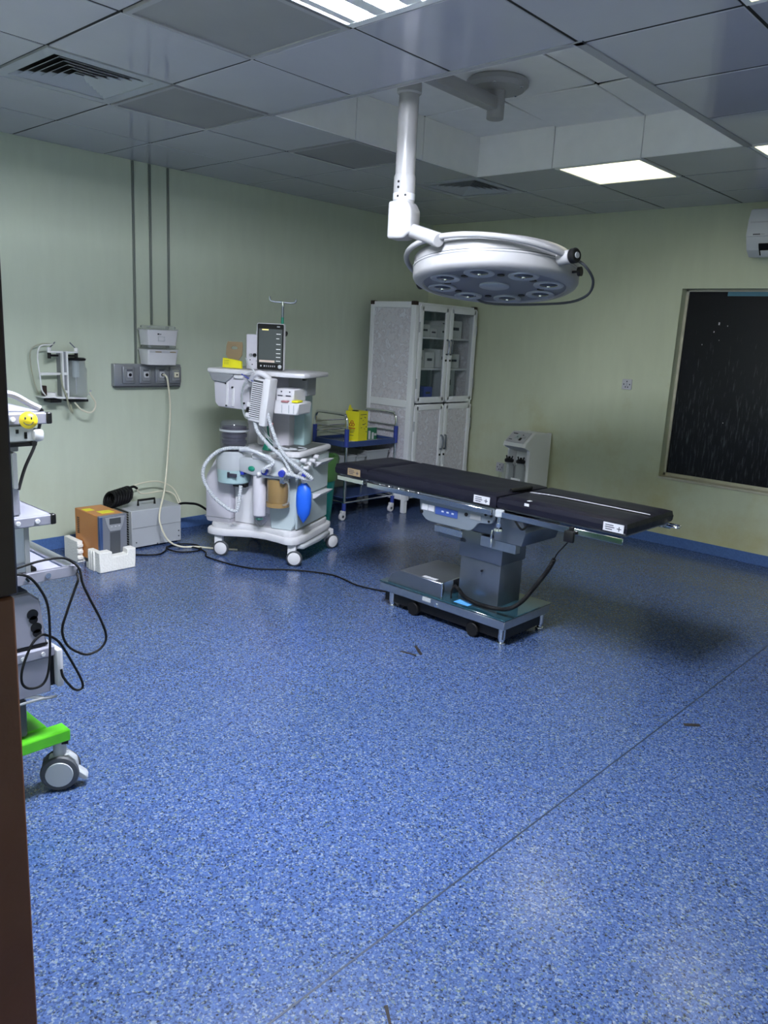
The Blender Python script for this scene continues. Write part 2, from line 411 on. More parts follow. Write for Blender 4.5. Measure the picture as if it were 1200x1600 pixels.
B().box(2.95, 3.6, BACK_Y+.094, BACK_Y+.099, WZ1-.05, WZ1-.018).build('tape_strip', 'tape_blue', wn, world=True)
for px, pz, s in ((2.88, 1.75, .012), (2.91, 1.81, .02), (2.80, 1.65, .008), (2.98, 1.8, .008), (2.93, 1.69, .006), (3.05, 1.05, .008)):
    B().box(px, px+s*.5, BACK_Y+.094, BACK_Y+.099, pz, pz+s).build('paint_chip', 'white_label', wn, world=True)

# ------------------------------------------------------------------ ceiling
T = .6
NK, J0, J1 = 10, -5, 5
special = {}                                   # cells without a plain tile
for j in (0, 1, 2):
    for k in (3, 4, 5): special[(k, j)] = 'recess'
for j in (-2, -3): special[(5, j)] = 'tubes'
for c in ((4, 3), (6, 3), (7, -1)): special[c] = 'lit'
for c in ((4, -2), (2, -1), (2, 1)): special[c] = 'off'
for c in ((2, -2), (2, 3)): special[c] = 'vent'
vb = B()
def cell(k, j):
    y0, y1 = max(j*T, FRONT_Y), min((j+1)*T, BACK_Y)
    return k*T, (k+1)*T, y0, y1
for k in range(NK):
    for j in range(J0, J1+1):
        if special.get((k, j)) in ('recess', 'tubes'): continue
        x0, x1, y0, y1 = cell(k, j)
        vb.box(x0, x1, y0, y1, CEIL+(.03 if special.get((k, j)) in ('vent', 'lit', 'off') else .0036), CEIL+.05)
vb.box(1.75, 3.65, -.05, 1.85, 2.965, 2.99)
ceil = vb.build('ceiling', 'tile_joint', smooth=False); struct(ceil, 'suspended ceiling of satin grey metal tiles', 'ceiling')
G = .007
tile_me = None
for k in range(NK):
    for j in range(J0, J1+1):
        if (k, j) in special: continue
        x0, x1, y0, y1 = cell(k, j)
        if y1-y0 > .59:
            if tile_me is None:
                o = B().box(-T/2+G, T/2-G, -T/2+G, T/2-G, 0, .014, .0025, 1).build('ceiling_tile', 'tile', ceil); tile_me = o.data
            else:
                o = bpy.data.objects.new('ceiling_tile', tile_me); col.objects.link(o); o.parent = ceil
        else:
            o = B().box(-T/2+G, T/2-G, -(y1-y0)/2+G, (y1-y0)/2-G, 0, .014, .005, 1).build('ceiling_tile', 'tile', ceil)
        o.location = ((x0+x1)/2, (y0+y1)/2, CEIL+random.uniform(0, .0012))
        o.rotation_euler = (random.uniform(-.0018, .0018), random.uniform(-.0018, .0018), 0)
# recess around the lamp mount: side panels and raised tiles
rt = None
for a in range(3):
    for b in range(3):
        x, y = 1.8+T*a+T/2, T*b+T/2
        o = B().box(-T/2+G, T/2-G, -T/2+G, T/2-G, 0, .012, .004).build('recess_tile', 'tile_old', ceil) if rt is None else bpy.data.objects.new('recess_tile', rt)
        if rt is None: rt = o.data
        else: col.objects.link(o); o.parent = ceil
        o.location = (x, y, 2.945)
        if b == 2 and a >= 1:
            o.location.z = 2.935; o.rotation_euler = (-.030, .018 if a == 1 else -.03, 0)
RZ0, RZ1 = CEIL-.002, 2.945
def rpanel(x0, x1, y0, y1): B().box(x0, x1, y0, y1, RZ0, RZ1, .002).build('recess_panel', 'tile_old', ceil)
for a in range(3):
    u0, u1 = T*a+.002, T*a+T-.002
    rpanel(1.802, 1.814, u0, u1); rpanel(3.586, 3.598, u0, u1)
    rpanel(1.8+u0, 1.8+u1, .002, .014); rpanel(1.8+u0, 1.8+u1, 1.786, 1.798)
for b in ((3.585, 3.625, -.025, 1.825), (1.775, 3.625, -.026, .004)):
    B().box(b[0], b[1], b[2], b[3], CEIL-.004, CEIL+.002, .001).build('recess_trim', 'grid', ceil)

# ------------------------------------------------------------------ ceiling lights and vents
def frame_bars(b, x0, x1, y0, y1, z0, z1, wd):
    b.box(x0, x1, y0, y0+wd, z0, z1).box(x0, x1, y1-wd, y1, z0, z1).box(x0, x0+wd, y0+wd, y1-wd, z0, z1).box(x1-wd, x1, y0+wd, y1-wd, z0, z1)
    return b
def panel_light(c, lab, lit):
    x0, x1, y0, y1 = cell(*c)
    t = thing('ceiling_light', lab, 'light', ((x0+x1)/2, (y0+y1)/2, CEIL))
    frame_bars(B(), x0+G, x1-G, y0+G, y1-G, CEIL-.004, CEIL+.014, .022).build('frame', 'grid' if not lit else 'white_metal', t, world=True, smooth=False)
    B().box(x0+.025, x1-.025, y0+.025, y1-.025, CEIL+.002, CEIL+.010).build('diffuser', 'panel_on' if lit else 'off_panel', t, world=True, smooth=False)
panel_light((4, 3), 'lit square ceiling panel bordering the lamp recess', True)
panel_light((6, 3), 'lit square ceiling panel above the blacked-out window', True)
panel_light((7, -1), 'lit square ceiling panel over the bare floor by the entrance', True)
panel_light((4, -2), 'unlit grey ceiling panel beside the bright tube light', False)
panel_light((2, -1), 'unlit grey ceiling panel next to the square air vent', False)
panel_light((2, 1), 'unlit grey ceiling panel along the edge of the lamp recess', False)
# recessed tube luminaire
x0, x1, y0, y1 = 3.0, 3.6, -1.8, -.6
t = thing('tube_light', 'bright recessed ceiling luminaire with three bluish-white tubes', 'light', (3.3, -1.2, CEIL))
hb = B()
HB = CEIL+.085
hb.box(x0+G, x1-G, y0+G, y1-G, HB, HB+.012)
hb.box(x0+G, x0+.012, y0+G, y1-G, CEIL-.003, HB).box(x1-.012, x1-G, y0+G, y1-G, CEIL-.003, HB)
hb.box(x0+.012, x1-.012, y0+G, y0+.012, CEIL-.003, HB).box(x0+.012, x1-.012, y1-.012, y1-G, CEIL-.003, HB)
hb.build('housing', 'white_metal', t, world=True, smooth=False)
for xc in (3.108, 3.258, 3.418):
    B().box(xc-.017, xc+.017, y0+.04, y1-.045, CEIL+.009, CEIL+.034, .008, 2).build('tube', 'tube_on', t, world=True)
    B().box(xc-.02, xc+.02, y1-.045, y1-.012, CEIL+.012, CEIL+.05, .003).build('tube_holder', 'white_metal', t, world=True)
for xa, xb in ((3.026, 3.062), (3.154, 3.212), (3.304, 3.372), (3.464, 3.590)):
    B().box(xa, xb, y0+.012, y1-.012, CEIL-.002, CEIL+.0015).build('baffle', 'white_metal', t, world=True)
for ya, yb in ((y1-.042, y1-.012), (y0+.012, y0+.035)):
    B().box(x0+.012, x1-.012, ya, yb, CEIL-.0035, CEIL-.0022).build('end_plate', 'white_metal', t, world=True)

def vent(c, lab):
    x0, x1, y0, y1 = cell(*c); xm, ym = (x0+x1)/2, (y0+y1)/2
    t = thing('ceiling_vent', lab, 'vent', (xm, ym, CEIL))
    B().box(x0+.02, x1-.02, y0+.02, y1-.02, CEIL+.022, CEIL+.028).build('backing', 'tile_joint', t, world=True, smooth=False)
    frame_bars(B(), x0+G, x1-G, y0+G, y1-G, CEIL-.002, CEIL+.012, .055).build('frame', 'light_grey', t, world=True, smooth=False)
    # four-way diffuser: nested square rings of sloping blades
    for n in range(6):
        h0 = .24-.037*n; h1 = h0-.030
        bm = B(); tb = bmesh.new()
        lo = [tb.verts.new((xm+sx*h0, ym+sy*h0, CEIL+.002)) for sx, sy in ((-1, -1), (1, -1), (1, 1), (-1, 1))]
        hi = [tb.verts.new((xm+sx*h1, ym+sy*h1, CEIL+.019)) for sx, sy in ((-1, -1), (1, -1), (1, 1), (-1, 1))]
        lo2 = [tb.verts.new(v.co+Vector((0, 0, .002))) for v in lo]; hi2 = [tb.verts.new(v.co+Vector((0, 0, .002))) for v in hi]
        for i in range(4):
            q = (i+1) % 4
            tb.faces.new((lo[i], lo[q], hi[q], hi[i])); tb.faces.new((lo2[i], hi2[i], hi2[q], lo2[q])); tb.faces.new((lo[i], lo2[i], lo2[q], lo[q])); tb.faces.new((hi[i], hi[q], hi2[q], hi2[i]))
        bm._merge(tb); bm.build('blade', 'light_grey', t, world=True, smooth=False)
vent((2, -2), 'square four-way ceiling air vent above the wall suction bracket')
vent((2, 3), 'square four-way ceiling air vent near the white cabinet')

# ------------------------------------------------------------------ operating table
t = thing('operating_table', 'black padded operating table on steel column and teal base plate', 'operating table', (2.73, .745, 0))
def P(b, name, m, label=None, par=None): return b.build(name, m, par or t, label=label, world=True)
bs = P(B().box(2.262, 3.165, .515, .975, .098, .148, .004, 1), 'base', 'steel')
P(B().box(2.258, 3.170, .510, .980, .148, .158, .003, 1), 'base_top', 'teal_top', 'glossy dark teal top plate of the base')
for x, y in ((2.335, .556), (3.127, .560), (3.135, .930), (2.335, .930)):
    P(B().lathe([(0, 0), (.022, 0), (.024, .006), (.022, .014), (.015, .016), (.015, .03), (.021, .034), (.021, .10), (0, .10)], 18, (x, y, 0)), 'foot', 'chrome')
for x in (2.52, 2.95):   # castors tucked under the base
    P(B().cyl((x, .525, .040), (x, .545, .040), .04, n=20, bev=.004), 'castor', 'black_rubber')
P(B().box(2.285, 3.145, .545, .945, .035, .099), 'under_frame', 'black')
P(B().cyl((2.70, .509, .115), (2.70, .516, .115), .012), 'lock_cap', 'chrome')
P(B().box(2.60, 2.66, .511, .516, .118, .142, .001), 'rating_plate', 'light_grey')
# low cover box with chamfered edge
P(B().prism([(2.30, .155), (2.722, .155), (2.722, .245), (2.395, .245), (2.335, .215)], 'y', .535, .90, .004, 1), 'base_cover', 'steel_dark')
P(B().box(2.716, 2.726, .533, .905, .155, .250, .001), 'cover_edge', 'chrome')
P(B().box(2.56, 2.66, .545, .575, .2455, .247), 'cover_label', 'white_label')
P(B().box(2.80, 2.90, .545, .605, .158, .1592), 'base_label', 'cyan_label', 'bright blue printed label on the base')
# column and sleeve
P(B().box(2.745, 3.02, .655, .875, .155, .50, .006, 2), 'column', 'steel_dark')
P(B().box(2.735, 3.03, .645, .885, .40, .56, .006, 2), 'column_sleeve', 'steel_dark')
P(B().box(2.90, 3.13, .615, .66, .495, .555, .002), 'cross_bar', 'steel')
P(B().box(2.56, 2.76, .63, .66, .505, .545, .002), 'slide_bar', 'chrome')
P(B().box(2.58, 2.78, .645, .68, .48, .505, .002), 'slide_bar', 'steel_dark')
P(B().cyl((2.905, .64, .345), (2.905, .648, .345), .006), 'column_screw', 'black')
P(B().box(2.70, 3.20, .62, .90, .56, .70, .01, 1), 'tilt_head', 'steel_dark')
P(B().prism([(3.02, .56), (3.20, .56), (3.22, .64), (3.19, .70), (3.02, .70)], 'y', .56, .90, .004), 'tilt_bracket', 'steel_dark')
# side plate with its controls
plate = [(2.53, .745), (3.045, .745), (3.05, .690), (3.040, .665), (3.018, .652), (2.965, .648), (2.945, .640), (2.925, .612), (2.905, .596), (2.885, .590), (2.62, .590), (2.585, .598), (2.558, .620), (2.543, .65)]
pl = P(B().prism(plate, 'y', .512, .532, .003, 1), 'side_plate', 'plate_grey', 'grey side plate with printed controls')
P(B().prism(plate, 'y', .965, .985, .003, 1), 'side_plate', 'light_grey')
P(B().box(2.655, 2.81, .509, .513, .642, .686), 'blue_label', 'blue_label', 'blue instruction label', pl)
for k in range(2): P(B().box(2.558+k*.046, 2.600+k*.046, .509, .513, .650, .684), 'white_label', 'white_label', None, pl)
P(B().box(2.895, 2.965, .509, .513, .648+.012, .690), 'display', 'mid_grey', None, pl)
for x, z, r in ((2.557, .637, .010), (2.868, .678, .010), (2.995, .700, .007), (3.03, .700, .007), (3.018, .668, .006)):
    P(B().cyl((x, .506, z), (x, .513, z), r, n=14), 'screw', 'black', None, pl)
for k in range(3): P(B().box(2.70+k*.035, 2.715+k*.035, .5075, .5095, .660, .668), 'print_mark', 'white_label', None, pl)
# mattress sections
def cushion(x0, x1, y0, y1, z0, z1, cut=None):
    b = B(); tb = bmesh.new(); nx, ny = max(4, int((x1-x0)/.03)), max(4, int((y1-y0)/.03))
    def zt(u, v):
        e = min(u, 1-u)*(x1-x0); g = min(v, 1-v)*(y1-y0); q = min(e, g)
        return z1-.010*max(0, 1-q/.018)**2+.0025*noise.noise(Vector((u*6+x0*3, v*5, 0)))
    top = [[tb.verts.new((x0+(x1-x0)*i/nx, y0+(y1-y0)*j/ny, zt(i/nx, j/ny))) for j in range(ny+1)] for i in range(nx+1)]
    for i in range(nx):
        for j in range(ny): tb.faces.new((top[i][j], top[i+1][j], top[i+1][j+1], top[i][j+1]))
    ring = [top[i][0] for i in range(nx+1)]+[top[nx][j] for j in range(1, ny+1)]+[top[i][ny] for i in range(nx-1, -1, -1)]+[top[0][j] for j in range(ny-1, 0, -1)]
    cx, cy = (x0+x1)/2, (y0+y1)/2
    prev = ring
    for z, off in ((z1-.03, .004), ((z0+z1)/2, .006), (z0+.008, .004), (z0, .0)):
        cur = []
        for v in ring:
            dx = (1 if v.co.x > x1-.001 else -1 if v.co.x < x0+.001 else 0); dy = (1 if v.co.y > y1-.001 else -1 if v.co.y < y0+.001 else 0)
            wv = .0022*noise.noise(Vector((v.co.x*30, v.co.y*30, z*18)))
            cur.append(tb.verts.new((v.co.x+dx*(off+wv), v.co.y+dy*(off+wv), z)))
        for k in range(len(ring)):
            q = (k+1) % len(ring); tb.faces.new((prev[k], prev[q], cur[q], cur[k]))
        prev = cur
    tb.faces.new(prev)
    b._merge(tb); return b
P(cushion(1.862, 2.128, .50, .995, .752, .818), 'head_cushion', 'black_pad')
P(cushion(2.137, 3.060, .50, .995, .752, .820), 'back_cushion', 'black_pad')
P(cushion(3.076, 3.785, .50, .7545, .755, .818), 'leg_cushion', 'black_pad')
P(cushion(3.076, 3.785, .7605, .995, .755, .818), 'leg_cushion', 'black_pad')
P(B().tube([(3.12, .724, .8195), (3.25, .757, .8195), (3.50, .758, .8195), (3.775, .757, .8185)], .0022, 6), 'white_seam', 'white_label', 'worn white seam between the leg pads')
P(B().tube([(3.040, .66, .821), (3.05, .70, .8225), (3.055, .77, .8225), (3.05, .84, .821)], .012, 8), 'neck_cutout', 'black')
P(B().box(3.235, 3.262, .4925, .4955, .795, .809).box(3.238, 3.258, .51, .53, .8175, .8195), 'repair_patch', 'white_label')
for x0, x1, z0, z1 in ((1.972, 2.077, .758, .800), (2.923, 3.026, .760, .800), (3.672, 3.775, .762, .802)):
    lb = P(B().box(x0, x1, .4895, .4925, z0, z1, .0005), 'name_tag', 'white_label' if x0 > 2 else 'cardboard', 'pale printed tag on the cushion edge')
    L = x1-x0
    for q, (a, b_) in enumerate(((.10, .5), (.10, .55), (.12, .45))): P(B().box(x0+L*a, x0+L*b_, .4885, .4897, z1-.012-.010*q, z1-.008-.010*q), 'print', 'ink', None, lb)
    cx, cz = x0+L*.78, (z0+z1)/2-.002
    P(B().box(cx-.011, cx+.011, .4885, .4897, cz-.002, cz+.002).box(cx-.002, cx+.002, .4885, .4897, cz-.011, cz+.011), 'print', 'ink', None, lb)
# pad boards, side rails
P(B().box(1.875, 2.12, .52, .975, .738, .752, .002), 'pad_board', 'steel_dark')
P(B().box(2.14, 3.055, .52, .975, .738, .752, .002), 'pad_board', 'steel_dark')
P(B().box(3.08, 3.775, .52, .752, .742, .755, .002), 'pad_board', 'steel_dark')
P(B().box(3.08, 3.775, .762, .975, .742, .755, .002), 'pad_board', 'steel_dark')
for ya, yb in ((.478, .490), (1.005, 1.017)):
    for xa, xb, z0, z1 in ((1.895, 2.115, .718, .745), (2.15, 3.05, .712, .740), (3.09, 3.782, .712, .742)):
        P(B().box(xa, xb, ya, yb, z0, z1, .002), 'side_rail', 'chrome')
        for x in (xa+.03, xb-.03):
            y0_, y1_ = (yb, .53) if ya < .7 else (.965, ya)
            P(B().cyl((x, y0_, (z0+z1)/2), (x, y1_, (z0+z1)/2), .007, n=12), 'rail_spacer', 'steel')
for k in range(5):   # joints and bolts behind the rail
    x = 2.20+k*.075
    P(B().box(x, x+.035, .50, .512, .706, .742, .003), 'rail_joint', 'steel')
# hinge knob between back and leg sections
kn = P(B().cyl((3.095, .49, .712), (3.095, .49, .748), .024, n=18, bev=.003), 'clamp', 'light_grey')
P(B().cyl((3.095, .49, .675), (3.095, .49, .712), .010, n=14), 'clamp_stem', 'chrome', None, kn)
P(B().lathe([(0, 0), (.018, 0), (.026, .010), (.024, .022), (.014, .03), (.016, .05), (0, .05)], 18, (3.095, .49, .628)), 'clamp_knob', 'chrome', None, kn)
P(B().tube([(2.98, .605, .60), (2.982, .60, .58), (2.978, .604, .555), (2.984, .60, .53), (2.98, .604, .505)], .006, 8), 'chain', 'steel')
P(B().tube([(3.14, .55, .71), (3.2, .54, .66), (3.23, .55, .68), (3.28, .53, .70)], .006, 8), 'release_lever', 'black')
P(B().tube([(3.775, .97, .735), (3.83, .97, .735), (3.835, .985, .735), (3.83, .995, .74), (3.78, .995, .74)], .006, 8), 'end_loop', 'chrome')
# hand control with coiled cord
hc = thing('hand_control', 'black hand control with coiled cord hung on the table rail', 'remote control', (3.52, .49, .68))
B().box(3.492, 3.545, .452, .474, .672, .728, .006, 2).build('control_body', 'black', hc, world=True)
B().box(3.505, 3.532, .474, .492, .705, .747, .003).build('hook', 'black', hc, world=True)
cp = cr([(3.515, .462, .672), (3.490, .466, .640), (3.458, .474, .600), (3.440, .48, .565), (3.40, .49, .49), (3.33, .51, .39), (3.25, .53, .285), (3.16, .55, .215), (3.05, .565, .185), (2.94, .575, .178), (2.85, .58, .19), (2.80, .585, .222), (2.77, .585, .23), (2.755, .580, .20), (2.757, .575, .159)], 24)
def coil(path, r0, r, pitch, s0, s1):
    L = [0]
    for a, b in zip(path, path[1:]): L.append(L[-1]+(b-a).length)
    out = []; n = int((s1-s0)/pitch*9)
    for k in range(n):
        s = s0+(s1-s0)*k/n
        i = next(i for i in range(len(L)-1) if L[i+1] >= s)
        q = (s-L[i])/max(1e-9, L[i+1]-L[i]); p = path[i].lerp(path[i+1], q)
        tn = (path[min(i+1, len(path)-1)]-path[max(i-1, 0)]).normalized(); u = tn.cross(Vector((0, 1, 0))).normalized(); v = tn.cross(u)
        a = s/pitch*2*PI
        out.append(p+(u*math.cos(a)+v*math.sin(a))*r0)
    return out, L[-1]
_, LT = coil(cp, .01, .003, .009, 0, .05)
pts, _ = coil(cp, .0085, .003, .0085, .13, LT-.07)
B().tube(pts, .0038, 6, smooth=0).build('coiled_cord', 'black_rubber', hc, world=True)
k0 = [p for p in cp]
B().tube(k0[:90], .0035, 6, smooth=0).build('cord_lead', 'black_rubber', hc, world=True)
B().tube(k0[-70:], .0045, 6, smooth=0).build('cord_end', 'black_rubber', hc, world=True)

# ------------------------------------------------------------------ surgical light
t = thing('surgical_light', 'white ceiling-mounted surgical lamp with nine lenses and curved yoke', 'surgical lamp', (2.60, .87, 2.94))
HX, HY = 2.60, .865
fl = P(B().lathe([(0, 2.945), (.155, 2.945), (.165, 2.935), (.165, 2.915), (.145, 2.895), (.06, 2.89), (0, 2.89)], 40, (HX, HY, 0)), 'ceiling_flange', 'lamp_white')
for a in (-60, 10, 80, 150, 220): P(B().sphere((HX+.14*math.cos(math.radians(a)), HY+.14*math.sin(math.radians(a)), 2.896), .009, (1, 1, .6)), 'bolt', 'chrome', None, fl)
P(B().cyl((HX, HY, 2.752), (HX, HY, 2.90), .046, n=28, bev=.003), 'hub', 'lamp_white')
CX, CY = 2.625, .145
dv = Vector((CX-HX, CY-HY, 0)); L = dv.length; ang = math.atan2(dv.y, dv.x)
P(B().box(0, L, -.032, .032, 2.790, 2.856, .008, 2, Matrix.Translation((HX, HY, 0)) @ Matrix.Rotation(ang, 4, 'Z')), 'arm', 'lamp_white')
P(B().lathe([(0, 2.70), (.052, 2.70), (.058, 2.706), (.058, 2.72), (.05, 2.87), (0, 2.87)], 28, (CX, CY, 0)), 'elbow', 'lamp_white')
cb = P(B().cyl((CX, CY, 2.33), (CX, CY, 2.71), .047, n=32), 'column', 'lamp_white')
P(B().lathe([(0, 2.20), (.052, 2.20), (.052, 2.335), (.049, 2.345), (0, 2.345)], 32, (CX, CY, 0)), 'sleeve', 'lamp_white')
vr = Vector((.7397, .673, 0)); vf = Vector((-.673, .7397, 0))     # lateral axes of the lamp assembly
def sc(v): return (v.x, v.y, v.z)
dj = (vr*1.0-vf*.55).normalized()
P(B().prism([(-.057, 2.052), (.030, 2.052), (.070, 2.085), (.070, 2.185), (.046, 2.225), (-.057, 2.225)], 'y', -.054, .054, .014, 3, Matrix.Translation((CX, CY, 0)) @ Matrix.Rotation(math.atan2(dj.y, dj.x), 4, 'Z')), 'knuckle', 'lamp_white')
for z, a in ((2.31, -.6), (2.285, -.6), (2.245, -.6), (2.25, .1)):
    q = (vr*math.sin(a)-vf*math.cos(a))*.052
    P(B().cyl((CX+q.x*.9, CY+q.y*.9, z), (CX+q.x*1.03, CY+q.y*1.03, z), .006, n=10), 'set_screw', 'black', None, cb)
q = -vf*.0525
P(B().cyl((CX, CY, 2.232), (CX, CY, 2.262), .0532, n=32), 'clear_tape', 'hose_white', None, cb)
lampc = Vector((2.905, .55, 1.930))
tilt_ax = vr; TR = Matrix.Translation(lampc) @ Matrix.Rotation(math.radians(-9.0), 4, vr) @ Matrix.Rotation(math.radians(1.0), 4, vf)
R0 = .412
def LP(b, name, m, label=None, par=None):
    bmesh.ops.transform(b.bm, matrix=TR, verts=b.bm.verts); return b.build(name, m, par or t, label=label, world=True)
LP(B().lathe([(0, .124), (.12, .122), (.24, .114), (.32, .102), (.37, .085), (R0-.012, .062), (R0, .048), (R0, .004), (0, .004)], 72), 'dome', 'lamp_white')
LP(B().lathe([(R0-.02, .006), (R0+.004, .006), (R0+.004, -.002), (R0-.02, -.002)], 72), 'rim_band', 'lamp_white')
LP(B().lathe([(R0-.05, .0), (R0+.001, .0), (R0+.001, -.045), (R0-.006, -.058), (R0-.028, -.072), (R0-.05, -.075), (R0-.06, -.06)], 72), 'skirt', 'lamp_white')
LP(B().lathe([(R0-.02, .0062), (R0+.0012, .0062), (R0+.0012, .0105), (R0-.02, .0105)], 72), 'groove', 'dark_grey')
LP(B().lathe([(R0-.02, -.0022), (R0+.0022, -.0022), (R0+.0022, -.0045), (R0-.02, -.0045)], 72), 'groove', 'mid_grey')
face = LP(B().lathe([(0, -.062), (R0-.04, -.066), (R0-.04, -.02), (0, -.02)], 72), 'lens_face', 'lamp_under')
AF = math.atan2(vf.y, vf.x)
for k in range(8):
    a = AF+math.radians(22.5+k*45); x, y = .275*math.cos(a), .275*math.sin(a)
    ln = LP(B().lathe([(.042, -.060), (.072, -.062), (.074, -.070), (.070, -.074), (.047, -.070), (.042, -.064)], 32, (x, y, 0)), 'lens_ring', 'lens_ring', None, face)
    LP(B().lathe([(0, -.062), (.045, -.063), (.043, -.069), (.028, -.073), (0, -.075)], 24, (x, y, 0)), 'lens', 'lens_glass', None, face)
    LP(B().lathe([(0, -.066), (.012, -.066), (.008, -.080), (0, -.084)], 12, (x, y, 0)), 'bulb', 'chrome', None, face)
    a2 = a+math.radians(22.5)
    LP(B().cyl((.235*math.cos(a2), .235*math.sin(a2), -.060), (.235*math.cos(a2), .235*math.sin(a2), -.069), .018, n=16), 'vent_hole', 'black', None, face)
LP(B().lathe([(0, -.060), (.075, -.063), (.075, -.070), (.06, -.074), (0, -.076)], 32), 'centre_boss', 'lens_ring', None, face)
TRi = TR.inverted().to_3x3()
def dirl(v): return (TRi @ v).normalized()
a0 = math.radians(48)
dJ = dirl(-vr*math.sin(a0)-vf*math.cos(a0)); dN = dirl(vr*math.cos(a0)-vf*math.sin(a0)); dF = -dN
def az(v): return math.atan2(v.y, v.x)
aJ = az(dJ)
RY = .452
def yk(a, z, r=RY): return (r*math.cos(aJ+a), r*math.sin(aJ+a), z)
def zz(a): return .005+.060*math.cos(a)**.9 if abs(a) < PI/2 else .005
sgn = 1 if abs(((az(dN)-aJ+PI) % (2*PI))-PI-PI/2) < .2 else -1
near = [yk(sgn*math.radians(q), zz(math.radians(q))) for q in range(0, 86, 5)]
far = [yk(-sgn*math.radians(q), zz(math.radians(q))) for q in range(0, 86, 5)]
yo = LP(B().tube(near, .0135, 14, 2), 'yoke', 'lamp_white')
LP(B().tube(far, .0135, 14, 2), 'yoke', 'lamp_white')
for s in (1, -1):
    a = s*sgn*math.radians(86); p0, p1, p2 = Vector(yk(a, .004, RY-.04)), Vector(yk(a, .004, RY+.03)), Vector(yk(a, .004, RY+.062))
    LP(B().cyl(p0, p1, .031, n=22, bev=.004), 'pivot', 'lamp_white', None, yo)
    k = LP(B().cyl(p1, p2, .034, n=22, bev=.005), 'pivot_knob', 'black', None, yo)
    LP(B().cyl(p2, p2+(p2-p1)*.12, .014, n=16), 'knob_cap', 'mid_grey', None, yo)
pj = TR @ Vector(yk(0, zz(0)))
kj = Vector((CX, CY, 2.095))+dj*.05
P(B().cyl(kj, pj+(pj-kj).normalized()*.05, .033, n=24, bev=.004), 'joint', 'lamp_white')
# supply cable looping below the head, handle bracket
pn = TR @ Vector(yk(sgn*math.radians(88), .0, RY+.03))
ctr = lampc
q = [pn, pn+vr*.06+Vector((0, 0, -.035)), pn+vr*.12+vf*.08+Vector((0, 0, -.095)), pn+vr*.12+vf*.22+Vector((0, 0, -.155)), pn+vr*.02+vf*.40+Vector((0, 0, -.185)), ctr+vr*.0+vf*.30+Vector((0, 0, -.135)), ctr-vr*.10+vf*.20+Vector((0, 0, -.065))]
P(B().tube([sc(v) for v in q], .0065, 8), 'cable', 'dark_grey')
a = sgn*math.radians(103); LP(B().cyl(yk(a, -.03, R0-.005), yk(a, -.03, R0+.03), .006, n=10).cyl(yk(a, -.03, R0+.03), yk(a, -.03, R0+.045), .022, n=16), 'small_knob', 'black')

# ------------------------------------------------------------------ anaesthesia machine (local x: front width, y: depth, z: up)
AO, ATH = (.80, .40, 0), math.radians(24.775)
t = thing('anaesthesia_machine', 'white wheeled anaesthesia machine with bellows, drawers and top shelf', 'medical machine', AO, ATH)
def A(b, name, m, label=None, par=None): return b.build(name, m, par or t, label=label)
def A2(x, y, z): # machine-local -> world
    v = Matrix.Translation(AO) @ Matrix.Rotation(ATH, 4, 'Z') @ Vector((x, y, z)); return (v.x, v.y, v.z)
front = [(-.095, .0), (-.08, -.045), (-.03, -.065), (.06, -.062), (.15, -.03), (.25, -.005), (.36, -.012), (.46, -.045), (.54, -.075), (.59, -.07), (.622, -.02), (.632, .06)]
outl = front+[(.632, .50), (.615, .575), (.57, .60), (.0, .60), (-.07, .58), (-.095, .53)]
A(B().prism(outl, 'z', .155, .205, .012, 2).prism([((x-.27)*.93+.268, (y-.27)*.93+.27) for x, y in outl], 'z', .20, .242, .012, 2), 'base', 'machine_white')
A(B().prism([(.57, -.01), (.645, .02), (.66, .26), (.645, .50), (.57, .53)], 'z', .118, .150, .008, 1), 'foot_rest', 'light_grey')
def caster(x, y, rot):
    m = Matrix.Translation((x, y, 0)) @ Matrix.Rotation(rot, 4, 'Z')
    b = B().box(-.03, .03, -.045, .005, .05, .155, .01, 2, m); c = A(b, 'caster', 'machine_white')
    w1 = B().lathe([(0, 0), (.036, 0), (.052, .004), (.056, .012), (.056, .024), (.05, .03), (0, .03)], 28, (0, 0, 0), (0, -1, 0)); bmesh.ops.transform(w1.bm, matrix=m @ Matrix.Translation((.02, -.02, .0565)), verts=w1.bm.verts)
    A(w1, 'tyre', 'dark_grey', None, c)
    w2 = B().lathe([(0, 0), (.044, 0), (.044, .005), (.036, .009), (0, .010)], 28, (0, 0, 0), (0, -1, 0)); bmesh.ops.transform(w2.bm, matrix=m @ Matrix.Translation((.02, -.047, .0565)), verts=w2.bm.verts)
    A(w2, 'hub_cap', 'machine_white', None, c)
caster(-.01, .01, math.radians(12)); caster(.56, .01, math.radians(15)); caster(.60, .545, math.radians(60)); caster(.0, .53, 0)
# tall shell on the left
sh = [(-.118, .25), (-.10, .235), (.085, .235), (.085, .735), (.01, .735), (-.03, .715), (-.112, .575), (-.120, .54)]
A(B().prism(sh, 'y', -.01, .50, .018, 2), 'side_shell', 'machine_lilac')
A(B().prism([(-.122, .272), (.087, .272), (.087, .277), (-.122, .277)], 'y', -.0115, .2), 'shell_joint', 'mid_grey')
A(B().box(.09, .44, .05, .54, .235, .74, .01, 1), 'body', 'machine_lilac')
A(B().box(.092, .25, .035, .06, .245, .60, .006, 1), 'body_panel', 'machine_white')
A(B().box(.262, .272, -.0, .05, .33, .53, .004), 'rail', 'machine_white')
